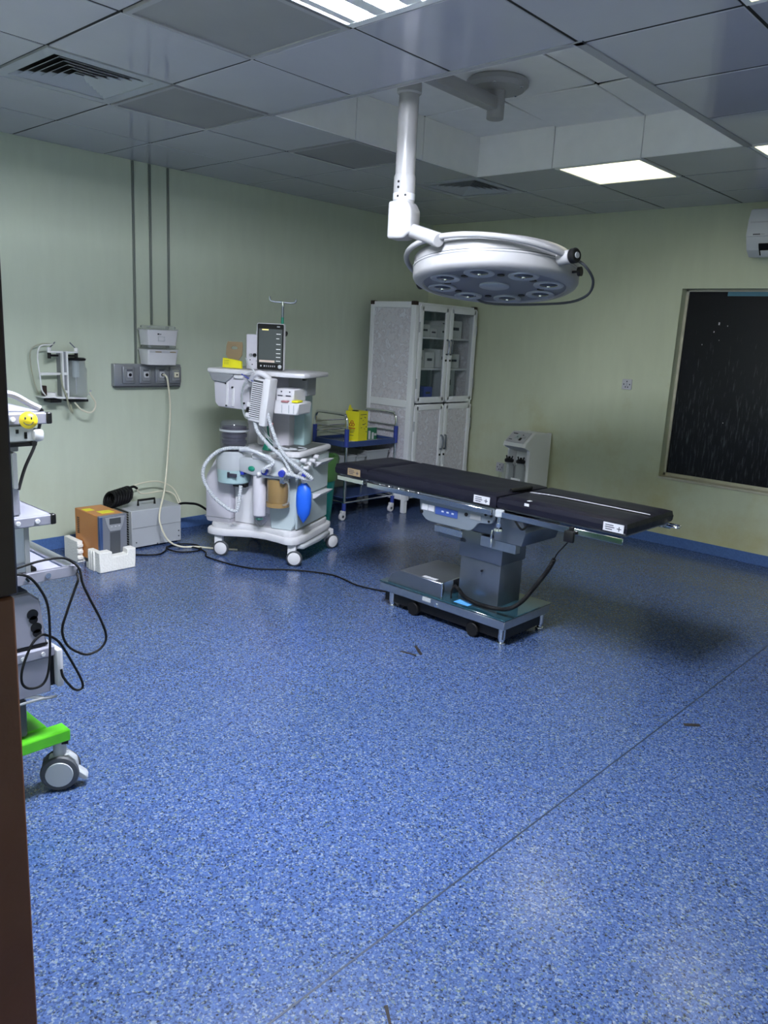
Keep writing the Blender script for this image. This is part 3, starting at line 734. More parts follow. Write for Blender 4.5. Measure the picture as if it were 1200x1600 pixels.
# drawer column with a flared front corner
dc = A(B().prism([(.395, .242), (.555, .242), (.578, .30), (.590, .74), (.40, .74), (.375, .45)], 'y', -.005, .56, .008, 1), 'drawer_unit', 'machine_grey')
for z0, z1 in ((.255, .47), (.478, .70)):
    d = A(B().prism([(.0, z0), (.535, z0), (.535, z1), (.0, z1)], 'x', .576, .595, .006, 1), 'drawer', 'machine_grey', None, dc)
    hy = .30
    A(B().prism([(.592, z1-.045), (.610, z1-.040), (.648, z1-.010), (.655, z1), (.592, z1-.004)], 'y', .26, .50, .004, 1), 'drawer_handle', 'machine_white', None, dc)
# worktop
wt = [(.12, .02), (.56, -.03), (.602, .0), (.612, .05), (.612, .53), (.59, .565), (.12, .565)]
top = A(B().prism(wt, 'z', .758, .792, .010, 2), 'worktop', 'machine_white')
A(B().prism([(.36, .05), (.55, .03), (.575, .05), (.575, .52), (.36, .52)], 'z', .790, .7945), 'worktop_mat', 'mat_grey', 'grey inlay of the worktop', top)
A(B().prism([(.42, .0), (.56, -.02), (.585, .02), (.585, .54), (.42, .54)], 'z', .70, .76, .006), 'worktop_fascia', 'light_grey')
for y, z in ((.05, .735), (.13, .70), (.20, .715), (.09, .68), (.26, .735)):
    A(B().cyl((.585, y, z), (.632, y, z), .016, n=18, bev=.004), 'control_knob', 'machine_white')
# bellows and breathing block
A(B().lathe([(0, .545), (.10, .545), (.112, .555), (.118, .65), (0, .65)], 36, (.115, -.02, 0)), 'bellows_base', 'teal_plastic', 'grey-teal lower cup under the bellows')
A(B().lathe([(0, .645), (.120, .645), (.122, .72), (.118, .765), (.110, .772), (0, .772)], 36, (.115, -.02, 0)), 'bellows_housing', 'light_grey')
A(B().box(.135, .20, -.145, -.136, .605, .628).box(.13, .145, -.145, -.136, .60, .635), 'logo', 'ink')
A(B().lathe([(0, .772), (.086, .772), (.086, .79), (.076, .795), (.076, .815), (.086, .82), (.086, .838), (.076, .843), (.076, .86), (.086, .865), (.086, .885), (.076, .89), (.076, .905), (.086, .91), (.083, .935), (0, .94)], 36, (.115, -.02, 0)), 'bellows', 'bellows')
A(B().lathe([(.098, .772), (.098, .955), (.085, .972), (0, .974)], 36, (.115, -.02, 0)), 'bellows_jar', 'clear')
A(B().lathe([(.096, .905), (.1015, .905), (.1015, .918), (.096, .918)], 36, (.115, -.02, 0)), 'jar_band', 'light_grey')
A(B().box(.12, .22, -.05, .0, .52, .55, .004), 'bellows_drain', 'black')
A(B().box(.21, .235, -.11, .0, .62, .67, .004), 'blue_clip', 'deep_blue')
mf = A(B().prism([(.20, .645), (.30, .625), (.575, .625), (.60, .66), (.60, .72), (.56, .745), (.27, .745), (.20, .74)], 'y', -.115, .03, .012, 2), 'breathing_block', 'light_grey')
A(B().box(.30, .44, -.12, -.02, .738, .775, .01, 2).box(.17, .32, -.08, .02, .742, .79, .012, 2), 'block_lid', 'machine_white', None, mf)
for x in (.42, .545):
    A(B().cyl((x, -.10, .682), (x, -.150, .672), .030, n=22, bev=.004), 'port', 'machine_white', None, mf)
    A(B().cyl((x, -.150, .672), (x, -.172, .668), .022, n=20), 'port_ring', 'deep_blue', None, mf)
A(B().sphere((.30, -.118, .672), .018, (1.4, .5, 1)), 'valve', 'green_rubber', None, mf)
A(B().sphere((.355, -.118, .640), .016), 'valve', 'machine_white', None, mf)
# canisters
A(B().lathe([(0, .335), (.036, .335), (.046, .345), (.047, .625), (.040, .637), (0, .637)], 28, (.335, -.06, 0)), 'gas_cylinder', 'machine_lilac')
A(B().lathe([(0, .26), (.015, .262), (.05, .31), (.058, .345), (.052, .347), (.044, .315), (0, .275)], 24, (.345, -.05, 0)), 'drip_cup', 'clear')
A(B().sphere((.335, -.06, .318), .028, (1, 1, .5)), 'green_valve', 'green_rubber')
can = A(B().lathe([(0, .435), (.066, .435), (.074, .445), (.076, .618), (0, .618)], 32, (.478, -.07, 0)), 'absorber_canister', 'amber', 'amber soda lime canister')
A(B().lathe([(.0, .618), (.082, .618), (.084, .648), (.07, .658), (0, .66)], 32, (.478, -.07, 0)), 'canister_lid', 'clear_grey', None, can)
A(B().lathe([(.0, .425), (.080, .425), (.080, .452), (0, .452)], 32, (.478, -.07, 0)), 'canister_ring', 'amber', None, can)
A(B().box(.395, .565, -.16, -.07, .628, .646, .003).box(.53, .56, -.165, -.07, .60, .65, .004), 'canister_latch', 'chrome', None, can)
A(B().tube([(.55, -.12, .61), (.585, -.14, .60), (.592, -.14, .53), (.585, -.14, .47), (.545, -.13, .45)], .007, 8), 'canister_handle', 'clear_grey', None, can)
# rear column, top shelf, display
A(B().box(.06, .40, .26, .50, .75, 1.30, .02, 2), 'rear_column', 'machine_lilac')
A(B().box(.38, .48, .34, .48, .79, 1.29, .012, 2), 'rear_column', 'teal_plastic')
A(B().box(.42, .56, .18, .34, 1.16, 1.30, .006), 'shelf_bracket', 'mid_grey')
tsh = [(-.105, .02), (-.09, -.035), (.10, -.055), (.20, -.06), (.56, -.035), (.625, -.01), (.635, .05), (.62, .42), (.56, .45), (-.06, .45), (-.105, .40)]
A(B().prism(tsh, 'z', 1.290, 1.322, .010, 2), 'top_shelf', 'machine_white')
A(B().prism([(-.075, 1.292), (.12, 1.292), (.10, 1.262), (.055, 1.225), (-.045, 1.235)], 'y', -.045, .30, .006), 'shelf_neck', 'mid_grey')
A(B().box(.59, .61, .03, .05, 1.275, 1.292), 'shelf_foot', 'black')
dp = A(B().prism([(-.045, 1.262), (-.035, 1.09), (-.01, 1.062), (.20, 1.050), (.235, 1.09), (.235, 1.262), (.10, 1.275)], 'y', -.03, .16, .014, 2), 'display_pod', 'machine_lilac')
A(B().box(.055, .075, -.037, -.028, 1.07, 1.24, .003).box(.10, .12, -.037, -.028, 1.07, 1.20, .003), 'pod_rib', 'machine_white', None, dp)
for x, z in ((.055, 1.225), (.105, 1.20), (.06, 1.075), (.195, 1.10)): A(B().cyl((x, -.042, z), (x, -.029, z), .006, n=10), 'pod_screw', 'black', None, dp)
A(B().box(.12, .19, -.05, .05, 1.262, 1.285, .004), 'pod_clip', 'machine_white', None, dp)
# vaporisers
vp = A(B().box(.41, .545, .0, .20, 1.125, 1.215, .008, 1).prism([(.405, 1.04), (.58, 1.045), (.592, 1.125), (.405, 1.14)], 'y', -.02, .20, .008, 1), 'vaporiser_bank', 'machine_white')
for x in (.445, .505): A(B().box(x-.018, x+.018, -.004, .01, 1.165, 1.172).cyl((x+.01, -.004, 1.195), (x+.01, .01, 1.195), .005, n=8), 'vaporiser_mark', 'ink', None, vp)
A(B().box(.465, .515, -.03, .02, 1.125, 1.138, .003), 'pink_card', 'dusty_pink', None, vp)
A(B().box(.54, .585, -.025, .06, 1.128, 1.142, .003), 'yellow_card', 'yellow', None, vp)
for x in (.47, .52, .555): A(B().box(x-.0025, x+.0025, -.0235, -.018, 1.055, 1.11), 'vaporiser_seam', 'light_grey', None, vp)
# slatted module rack hanging beside the shelf, tilted
mt = Matrix.Translation((.372, -.12, 1.140)) @ Matrix.Rotation(math.radians(7), 4, 'Y')
rk = A(B().box(-.075, .065, -.03, .06, -.15, .135, .010, 2, mt).box(.02, .068, -.055, .06, -.165, .150, .010, 2, mt), 'module_rack', 'machine_white')
sl = B()
for k in range(18): sl.box(-.066, .010, -.040, -.029, -.125+k*.0135, -.1185+k*.0135, mtx=mt)
s_ = A(sl, 'slats', 'machine_white', None, rk); s_['kind'] = 'stuff'
A(B().box(-.062, .006, -.034, -.029, -.128, .125, mtx=mt), 'slot_back', 'dark_grey', None, rk)
[A(B().box(-.095, -.06, -.03, .02, za, za+.03, .004, 1, mt), 'connector', 'machine_white', None, rk) for za in (-.13, -.06)]
A(B().box(-.092, -.062, -.032, .02, -.095, -.065, .003, 1, mt), 'connector', 'black', None, rk)
A(B().tube([(.34, -.10, 1.27), (.33, -.13, 1.30), (.36, -.14, 1.315), (.40, -.13, 1.30), (.41, -.10, 1.28)], .02, 10), 'rack_hook', 'machine_white', None, rk)
A(B().sphere((.43, -.11, .985), .014, (1.6, 1, 1)), 'clip', 'dusty_pink', 'dull red clip')
A(B().cyl((.245, .18, .80), (.245, .18, 1.0), .05, n=24, bev=.01), 'flow_column', 'machine_white')
A(B().cyl((.245, .128, .97), (.245, .14, .97), .02, n=16), 'flow_dial', 'black')
# infusion pole with T hook
ip = A(B().cyl((.355, .20, 1.30), (.355, .20, 1.76), .009, n=12), 'infusion_pole', 'steel_dark')
A(B().tube([(.27, .17, 1.815), (.275, .172, 1.79), (.30, .18, 1.782), (.355, .20, 1.78), (.41, .22, 1.778), (.435, .228, 1.785), (.44, .23, 1.805)], .006, 8), 'pole_hook', 'steel_dark', None, ip)
A(B().cyl((.355, .19, 1.58), (.395, .19, 1.57), .018, n=14, bev=.004), 'pole_knob', 'black', None, ip)
A(B().cyl((.355, .20, 1.755), (.355, .20, 1.785), .011, n=12), 'pole_tip', 'chrome', None, ip)
A(B().cyl((.355, .20, 1.62), (.355, .20, 1.68), .0098, n=12), 'pole_tape', 'green_rubber', None, ip)

# monitor on the shelf
t2 = thing('patient_monitor', 'portrait patient monitor with grey screen on the machine shelf', 'monitor', A2(.33, .06, 1.3235), ATH+math.radians(8))
def Q(b, name, m, par=None, label=None): return b.build(name, m, par or t2, label=label)
Q(B().prism(rrect(-.085, .105, .004, .312, .012), 'y', -.02, .02, .004, 1), 'casing', 'machine_white')
bz = Q(B().prism(rrect(-.078, .104, .006, .308, .010), 'y', -.0245, -.0195), 'bezel', 'black')
scn = Q(B().box(-.068, .094, -.0262, -.0245, .052, .275), 'screen', 'screen', bz)
Q(B().box(-.045, .0, -.0270, -.0262, .266, .274), 'status_bar', 'screen_yellow', bz)
Q(B().box(-.062, .045, -.0270, -.0262, .056, .070), 'message_bar', 'screen_tan', bz)
for z in (.242, .212, .175, .142, .115, .09, .065):
    Q(B().box(.055, .085 if z != .212 else .075, -.0270, -.0262, z, z+.004), 'readout', 'screen_text', bz)
for k, x in enumerate((-.055, -.03, -.012, .002, .016, .030, .044)): Q(B().box(x, x+(.009 if k < 2 else .004), -.0265, -.0245, .026, .036), 'key', 'white_label', bz)
Q(B().cyl((.083, -.0245, .03), (.083, -.036, .03), .013, n=18, bev=.003), 'dial', 'light_grey', bz)
Q(B().box(.058, .078, -.0262, -.0245, .289, .295), 'brand_mark', 'white_label', bz)
Q(B().box(-.165, -.06, .0, .13, .002, .235, .006, 1).box(-.10, -.05, .01, .11, .0, .26, .004), 'rear_module', 'machine_lilac')
Q(B().cyl((-.102, -.012, .098), (-.102, .002, .098), .012, n=16), 'socket', 'black')
Q(B().cyl((-.130, -.014, .098), (-.130, .002, .098), .010, n=16), 'socket', 'mid_grey')
for x, z in ((-.12, .035), (-.09, .06), (-.135, .065), (-.08, .03)): Q(B().cyl((x, -.003, z), (x, .002, z), .004, n=8), 'pin_hole', 'black')

# folded sharps carton on the shelf
t3 = thing('folded_carton', 'folded brown and yellow cardboard carton leaning on machine shelf', 'carton', A2(.055, .06, 1.3235), ATH+math.radians(-4))
cb_ = B(); ti = Matrix.Rotation(math.radians(-7), 4, 'X')
tb = bmesh.new()
outer = [(-.065, .002), (.065, .002), (.065, .165), (.055, .178), (-.045, .185), (-.058, .172)]
# back sheet with an oval hand hole (built from a frame of quads)
hole = [(.035*math.cos(a)*.75, .138+.011*math.sin(a)) for a in [2*PI*k/12 for k in range(12)]]
big = []
for hx, hz in hole:
    d = Vector((hx, hz-.138)).normalized(); s = min(.065/max(1e-6, abs(d.x)), (.042 if d.y > 0 else .136)/max(1e-6, abs(d.y))); big.append((d.x*s, .138+d.y*s))
fr = [[tb.verts.new((p[0], y, p[1])) for p in ring] for y in (0, .003) for ring in (hole, big)]
for k in range(12):
    q = (k+1) % 12
    tb.faces.new((fr[0][k], fr[0][q], fr[1][q], fr[1][k])); tb.faces.new((fr[2][k], fr[3][k], fr[3][q], fr[2][q]))
    tb.faces.new((fr[0][k], fr[2][k], fr[2][q], fr[0][q])); tb.faces.new((fr[1][k], fr[1][q], fr[3][q], fr[3][k]))
cb_._merge(tb, ti); cb_.build('back_sheet', 'cardboard', t3)
B().prism([(-.064, .003), (.0, .003), (.005, .062), (-.06, .068)], 'y', -.034, -.014, .002).prism([(-.002, .003), (.088, .003), (.085, .052), (.0, .064)], 'y', -.038, -.016, .002).build('yellow_flap', 'yellow', t3)
for z in (.05, .038, .028): B().box(-.05, -.012, -.0348, -.0336, z, z+.002).build('print', 'ink', t3)
# slatted hand-hole side and green bulb
t4 = thing('rubber_bulb', 'small green rubber bulb on the machine worktop', 'rubber bulb', A2(.365, .0, .793))
B().lathe([(0, 0), (.040, 0), (.042, .006), (.030, .03), (.026, .06), (.022, .075), (.010, .085), (.008, .10), (0, .10)], 24).build('bulb', 'green_rubber', t4)
B().tube([(0, 0, .095), (-.012, .0, .16), (-.012, .0, .23)], .006, 8).build('stem', 'green_rubber', t4)
# breathing bag
t5 = thing('breathing_bag', 'bright blue breathing bag hanging from corrugated hose', 'breathing bag', A2(.652, -.03, .60), ATH)
B().lathe([(0, -.285), (.006, -.275), (.022, -.255), (.046, -.215), (.054, -.16), (.054, -.08), (.046, -.035), (.024, -.008), (.016, .0), (0, .0)], 28).build('bag', 'bag_blue', t5)
B().cyl((0, 0, -.004), (-.006, 0, .022), .018, n=18).build('neck_ring', 'machine_white', t5)
B().cyl((-.006, 0, .022), (-.018, 0, .075), .019, n=18).build('neck', 'deep_blue', t5)
for k, v in enumerate(t5.children[0].data.vertices): v.co.y *= .75
# hoses
def hose(name, pts, r, m, label, cat='hose', ridge=0, group=None, pitch=.012):
    o = B().tube(pts, r, 10 if ridge else 8, 8, ridge=ridge, pitch=pitch).build(name, m); tag(o, label, cat, group); return o
def mhose(name, pts, r, m, label=None, cat=None, ridge=0, group=None):   # hose that belongs to the machine, machine-local points
    return A(B().tube(pts[0], r, 10 if ridge else 8, 8, ridge=ridge), name, m, label)
mhose('corrugated_hose', [[(.25, -.06, .80), (.10, -.15, .79), (-.01, -.17, .70), (-.035, -.18, .60), (.03, -.18, .48), (.14, -.17, .395), (.205, -.16, .375), (.222, -.15, .42), (.222, -.12, .55)]], .0125, 'hose_white', 'white corrugated hose looping below the bellows', ridge=.0018)
mhose('corrugated_hose', [[(.30, -.10, 1.02), (.36, -.15, .93), (.46, -.16, .84), (.55, -.15, .77), (.59, -.12, .68), (.615, -.08, .645), (.637, -.03, .672)]], .0125, 'hose_white', 'white corrugated hose falling towards the blue bag', ridge=.0018)
mhose('corrugated_hose', [[(.39, -.12, 1.14), (.45, -.15, .99), (.52, -.16, .85), (.60, -.16, .76), (.70, -.13, .685), (.735, -.10, .645), (.70, -.09, .635), (.62, -.13, .66), (.57, -.16, .672)]], .0125, 'hose_white', 'white corrugated hose looping over the front edge of the worktop', ridge=.0018)
mhose('corrugated_hose', [[(.42, -.18, .670), (.44, -.20, .70), (.50, -.19, .745), (.40, -.17, .785), (.28, -.13, .80), (.20, -.10, .79)]], .012, 'hose_white', 'white corrugated hose lying across the breathing block', ridge=.0018)
# sensor cables on the worktop
cab = [[(.31, -.10, 1.00), (.37, -.06, .90), (.43, -.03, .83), (.50, .02, .80), (.53, .10, .80), (.47, .12, .80)],
       [(.33, -.10, .99), (.40, -.05, .88), (.47, .0, .82), (.55, .06, .80), (.58, .16, .80), (.50, .2, .80)],
       [(.34, -.08, .99), (.38, .0, .86), (.43, .06, .805), (.52, .08, .80), (.56, .03, .81), (.50, -.02, .81), (.44, .02, .805)],
       [(.30, -.10, 1.0), (.35, -.09, .90), (.40, -.06, .82), (.46, -.02, .80), (.52, .01, .80)]]
for i, p in enumerate(cab):
    mhose('sensor_cable', [p], .0042, 'hose_white', 'thin white sensor cable trailing onto the machine worktop')
mhose('sensor_cable', [[(.20, -.02, 1.40), (.25, -.09, 1.37), (.30, -.13, 1.34), (.33, -.14, 1.31), (.345, -.13, 1.27)]], .006, 'hose_white', 'white cable from the monitor module over the shelf edge')
# coiled clear circuit tubes hanging in front of the pod
tc_ = thing('tubing_coil', 'coil of clear tubing with mask hanging beside the display pod', 'tubing', A2(.265, -.10, 1.27), ATH)
for k in range(4):
    a = [(.03*math.sin(q)-.01+.006*k, -.02-.006*k+.01*math.cos(q), -.14+(.11+.008*k)*math.cos(q)) for q in [2*PI*j/10 for j in range(10)]]
    a = [(.045*math.sin(2*PI*j/10)+.006*k, -.025-.008*k, -.13+(.10+.01*k)*math.cos(2*PI*j/10)) for j in range(10)]
    B().tube(a, .006, 7, 5, closed=True).build('loop', 'clear_grey', tc_)
B().lathe([(0, .0), (.018, .0), (.020, .03), (.040, .06), (.042, .09), (.036, .092), (.032, .06), (.014, .035), (0, .03)], 22, (.05, -.04, -.05), (-.2, -.3, 1)).build('mask', 'clear', tc_)
B().tube([(-.03, -.05, .03), (.02, -.06, .01), (.07, -.05, -.02)], .004, 6).build('blue_strap', 'deep_blue', tc_)
B().cyl((.03, -.05, -.01), (.06, -.05, .035), .014, n=14, bev=.003).build('elbow', 'machine_white', tc_)

# ------------------------------------------------------------------ bin with green bag
t = thing('waste_bin', 'teal green waste bin with green bag behind the machine', 'bin', (.43, 1.63, 0))
B().lathe([(0, 0), (.135, 0), (.145, .01), (.185, .50), (.178, .50), (.14, .02), (0, .015)], 32).build('bin_body', 'bin_green', t)
tb = [(.176, .40), (.190, .38), (.196, .45), (.200, .50), (.206, .56), (.196, .585), (.17, .58), (.165, .50)]
bg = B().lathe(tb, 40)
for v in bg.bm.verts:
    n_ = noise.noise(Vector((v.co.x*14, v.co.y*14, v.co.z*9)))*.010; r_ = Vector((v.co.x, v.co.y, 0)).normalized(); v.co += r_*n_; v.co.z += n_*.8
bg.build('bin_bag', 'bag_green', t)

# ------------------------------------------------------------------ instrument trolley
t = thing('instrument_trolley', 'blue and steel instrument trolley beside the white cabinet', 'trolley', (.345, 2.18, 0))
TX0, TX1, TY0, TY1 = .145, .55, 1.875, 2.50
for x in (TX0, TX1):
    for y in (TY0, TY1):
        lg = P(B().cyl((x, y, .11), (x, y, .80), .0125, n=14), 'leg', 'chrome')
        P(B().cyl((x, y, .645), (x, y, .80), .020, n=14, bev=.003), 'corner_sleeve', 'trolley_blue', None, lg)
        P(B().cyl((x, y, .085), (x, y, .15), .018, n=14), 'leg_end', 'trolley_blue', None, lg)
        cs = P(B().box(x-.018, x+.018, y-.034, y+.012, .045, .088, .006, 1), 'castor', 'machine_white')
        P(B().cyl((x-.013, y-.018, .036), (x+.013, y-.018, .036), .036, n=22, bev=.005), 'wheel', 'machine_white', None, cs)
        P(B().cyl((x+.011, y-.018, .036), (x+.015, y-.018, .036), .012, n=14), 'axle', 'dark_grey', None, cs)
P(B().box(TX0-.005, TX1+.005, TY0, TY1, .655, .668, .003).box(TX1-.004, TX1+.012, TY0, TY1, .640, .690, .003).box(TX0-.012, TX0+.004, TY0, TY1, .640, .690, .003).box(TX0, TX1, TY0-.008, TY0+.008, .640, .690, .003).box(TX0, TX1, TY1-.008, TY1+.008, .640, .690, .003), 'tray', 'trolley_tray')
P(B().box(TX0, TX1, TY0, TY1, .44, .45, .002), 'middle_shelf', 'trolley_tray')
P(B().box(TX0, TX1, TY0, TY1, .19, .20, .002), 'lower_shelf', 'trolley_tray')
for y in (TY0, TY1):
    P(B().tube([(TX0, y, .78), (TX0, y, .86), (TX0+.02, y, .905), (TX0+.06, y, .92), (TX1-.06, y, .92), (TX1-.02, y, .905), (TX1, y, .86), (TX1, y, .78)], .0125, 12), 'arch_rail', 'chrome')
    for z in (.755, .805): P(B().cyl((TX0, y, z), (TX1, y, z), .006, n=10), 'guard_bar', 'chrome')
for z in (.745, .785, .83): P(B().cyl((TX0, TY0, z), (TX0, TY1, z), .006, n=10), 'guard_bar', 'chrome')
for x in (TX0, TX1): P(B().cyl((x, TY0, .155), (x, TY1, .155), .008, n=10), 'lower_bar', 'chrome')
for y in (TY0, TY1): P(B().cyl((TX0, y, .155), (TX1, y, .155), .008, n=10), 'lower_bar', 'chrome')
# things on the trolley
t = thing('sharps_box', 'tall yellow biohazard sharps box standing on the trolley', 'sharps box', (.40, 2.14, .669), math.radians(12))
def S(b, name, m, par=None, label=None): return b.build(name, m, par or t, label=label)
S(B().box(-.07, .07, -.075, .075, 0, .265, .002), 'carton', 'yellow')
S(B().prism([(-.07, .265), (-.035, .265), (-.025, .30), (-.01, .315), (.005, .305), (.01, .285), (.035, .28), (.04, .265)], 'x', -.072, -.069), 'lid_flap', 'yellow')
S(B().box(-.02, .03, -.05, -.02, .264, .272, .002), 'slot', 'black')
# biohazard print on the face turned to the room (-y) and the needle print on the +x face
bio = B()
for k in range(3):
    a = math.radians(90+120*k)
    cx_, cz_ = .014*math.cos(a), .155+.014*math.sin(a)
    ring = [(cx_+.013*math.cos(a+q), -.0765, cz_+.013*math.sin(a+q)) for q in [math.radians(35+290*j/14-180) for j in range(15)]]
    bio.tube([(p[0], p[1], p[2]) for p in ring], .003, 5, 1)
bio.lathe([(.006, 0), (.010, 0), (.010, .002), (.006, .002)], 16, (0, -.0755, .155), (0, -1, 0))
S(bio, 'biohazard_print', 'red')
S(B().box(-.035, .035, -.0765, -.075, .112, .120), 'print', 'red')
for z, w_ in ((.10, .03), (.088, .028), (.076, .02), (.05, .02)): S(B().box(-w_, w_, -.0762, -.075, z, z+.004), 'print', 'ink')
for k in range(12):
    y = random.uniform(-.05, .05); z = random.uniform(.06, .21)
    S(B().box(.070, .0712, y, y+random.uniform(.006, .022), z, z+random.uniform(.003, .008)), 'print', 'ink')
S(B().box(.070, .0712, -.05, .05, .235, .240), 'print', 'ink')
t = thing('small_carton', 'small green and white carton beside the sharps box', 'carton', (.40, 2.305, .669), math.radians(-6))
S(B().box(-.045, .045, -.055, .055, 0, .115, .002), 'carton', 'green_card')
S(B().box(.0445, .0462, -.045, -.02, .01, .085).box(.0445, .0462, -.005, .018, .01, .07).box(.0445, .0462, .025, .05, .04, .06), 'print', 'white_label')
S(B().box(-.046, .046, -.056, .056, .113, .1165), 'lid', 'white_label')
o = tag(B().box(.38, .53, 2.0, 2.36, .6685, .673, .001).build('paper_tray', 'foam'), 'flat cream tray lying under the yellow sharps box', 'tray')
o.location.z = 0
def tub(x0, x1, y0, y1, z, h, lab):
    q = thing('plastic_tub', lab, 'tub', ((x0+x1)/2, (y0+y1)/2, z), 0, 'tubs on the trolley shelf')
    b = B(); tb = bmesh.new(); ex = .015
    def ring(e, zz): return [tb.verts.new(((x0+x1)/2*0+sx*((x1-x0)/2+e), sy*((y1-y0)/2+e), zz)) for sx, sy in ((-1, -1), (1, -1), (1, 1), (-1, 1))]
    r = [ring(-ex, 0), ring(0, h), ring(-.004, h), ring(-ex-.003, .004)]
    for a, c in zip(r, r[1:]):
        for i in range(4): tb.faces.new((a[i], a[(i+1) % 4], c[(i+1) % 4], c[i]))
    tb.faces.new(r[0]); tb.faces.new(r[3]); b._merge(tb); b.build('tub_body', 'tub', q)
    frame_bars(B(), -(x1-x0)/2-.006, (x1-x0)/2+.006, -(y1-y0)/2-.006, (y1-y0)/2+.006, h-.012, h, .008).build('tub_rim', 'tub', q)
tub(.18, .52, 1.90, 2.03, .451, .11, 'translucent tub under the trolley tray, nearest the waste bin')
tub(.18, .52, 2.045, 2.15, .451, .10, 'narrow low translucent tub between two tubs on the trolley')
tub(.18, .52, 2.17, 2.45, .451, .14, 'wide translucent tub on the shelf under the trolley tray')

# ------------------------------------------------------------------ white cabinet
t = thing('cabinet', 'tall white cabinet with glass upper doors and marbled lower doors', 'cabinet', (.41, 2.97, 0))
X0, X1, Y0, Y1, Z0, Z1 = .14, .68, 2.52, 3.43, .12, 1.90
for x in (X0, X1-.045):
    for y in (Y0, Y1-.045):
        pst = P(B().box(x, x+.045, y, y+.045, 0, Z1, .004, 1), 'post', 'alu_white')
for x, y in ((X0-.002, Y0-.002), (X1-.046, Y0-.002), (X1-.046, Y1-.046)):
    P(B().box(x, x+.048, y, y+.048, Z1-.03, Z1+.006, .004, 1), 'corner_cap', 'cap_brown')
for x in (X0, X1-.045): P(B().box(x+.002, x+.043, Y0+.045, Y1-.045, Z1-.05, Z1-.002, .003), 'top_rail', 'alu_white')
for z0, z1 in ((Z1-.055, Z1), (.97, 1.035), (Z0, Z0+.05)):
    for y in (Y0, Y1-.042): P(B().box(X0+.045, X1-.045, y, y+.042, z0, z1, .004), 'side_rail', 'alu_white')
P(B().box(X0+.045, X1-.045, Y0+.012, Y0+.02, 1.035, Z1-.055), 'side_panel', 'marble'); P(B().box(X0+.045, X1-.045, Y0+.012, Y0+.02, Z0+.05, .97), 'side_panel', 'marble')
P(B().box(X0+.045, X1-.045, Y1-.02, Y1-.012, 1.035, Z1-.055), 'side_panel', 'marble'); P(B().box(X0+.045, X1-.045, Y1-.02, Y1-.012, Z0+.05, .97), 'side_panel', 'marble')
P(B().box(X0+.005, X0+.012, Y0+.045, Y1-.045, Z0, Z1-.05), 'back_panel', 'cab_inside')
P(B().box(X0+.01, X1-.045, Y0+.02, Y1-.02, Z1-.02, Z1-.008), 'top_panel', 'alu_white')
for z in (1.03, 1.325, 1.605): P(B().box(X0+.012, X1-.055, Y0+.022, Y1-.022, z-.018, z, .001), 'shelf', 'alu_white')
P(B().box(X0+.01, X1-.045, Y0+.02, Y1-.02, Z0, Z0+.012), 'bottom_panel', 'alu_white')
def cdoor(y0, y1, z0, z1, glass, hinge):
    W_ = .058; c = .022
    xa, xb = X1-.004, X1+.016
    d = P(B().box(xa, xb, y0+.004, y0+W_, z0+W_*.3, z1-W_*.3, .006, 2).box(xa, xb, y1-W_, y1-.004, z0+W_*.3, z1-W_*.3, .006, 2).box(xa, xb, y0+W_*.5, y1-W_*.5, z1-W_, z1-.003, .006, 2).box(xa, xb, y0+W_*.5, y1-W_*.5, z0+.003, z0+W_, .006, 2)
          .prism([(y0+.004, z1-W_*.8), (y0+.024, z1-.004), (y0+W_*1.1, z1-.004), (y0+W_*1.1, z1-W_*.8)], 'x', xa, xb-.002).prism([(y1-.004, z1-W_*.8), (y1-.024, z1-.004), (y1-W_*1.1, z1-.004), (y1-W_*1.1, z1-W_*.8)], 'x', xa, xb-.002)
          .prism([(y0+.004, z0+W_*.8), (y0+.024, z0+.004), (y0+W_*1.1, z0+.004), (y0+W_*1.1, z0+W_*.8)], 'x', xa, xb-.002).prism([(y1-.004, z0+W_*.8), (y1-.024, z0+.004), (y1-W_*1.1, z0+.004), (y1-W_*1.1, z0+W_*.8)], 'x', xa, xb-.002), 'door', 'alu_white')
    P(B().box(xa+.006, xa+.011, y0+W_-.005, y1-W_+.005, z0+W_-.005, z1-W_+.005), 'glass_pane' if glass else 'door_panel', 'glass' if glass else 'marble', None, d)
    s = 1 if hinge < 0 else -1
    yh = (y1-.03) if hinge < 0 else (y0+.03)
    zh = z0+(.36 if glass else .48)*(1 if glass else 1)
    zh = (1.52 if glass else .64)
    P(B().tube([(xb, yh, zh-.065), (xb+.022, yh+s*.004, zh-.058), (xb+.026, yh+s*.010, zh), (xb+.022, yh+s*.004, zh+.058), (xb, yh, zh+.065)], .0075, 8), 'handle', 'steel_dark', None, d)
    P(B().cyl((xb-.002, yh, zh-.12), (xb+.006, yh, zh-.12), .010, n=14), 'lock', 'black', None, d)
    yy = y0+.006 if hinge < 0 else y1-.006
    for z in (z0+.18, z1-.20):
        P(B().cyl((xb-.002, yy, z-.045), (xb-.002, yy, z+.045), .007, n=10), 'hinge', 'light_grey', None, d)
YM = 3.005
cdoor(2.575, YM, 1.01, 1.885, True, -1); cdoor(YM, Y1-.002, 1.01, 1.885, True, 1)
cdoor(2.575, YM, .14, 1.005, False, -1); cdoor(YM, Y1-.002, .14, 1.005, False, 1)
P(B().box(X1-.03, X1+.012, Y0+.001, 2.573, Z0, Z1-.03, .006, 2), 'hinge_stile', 'alu_white')
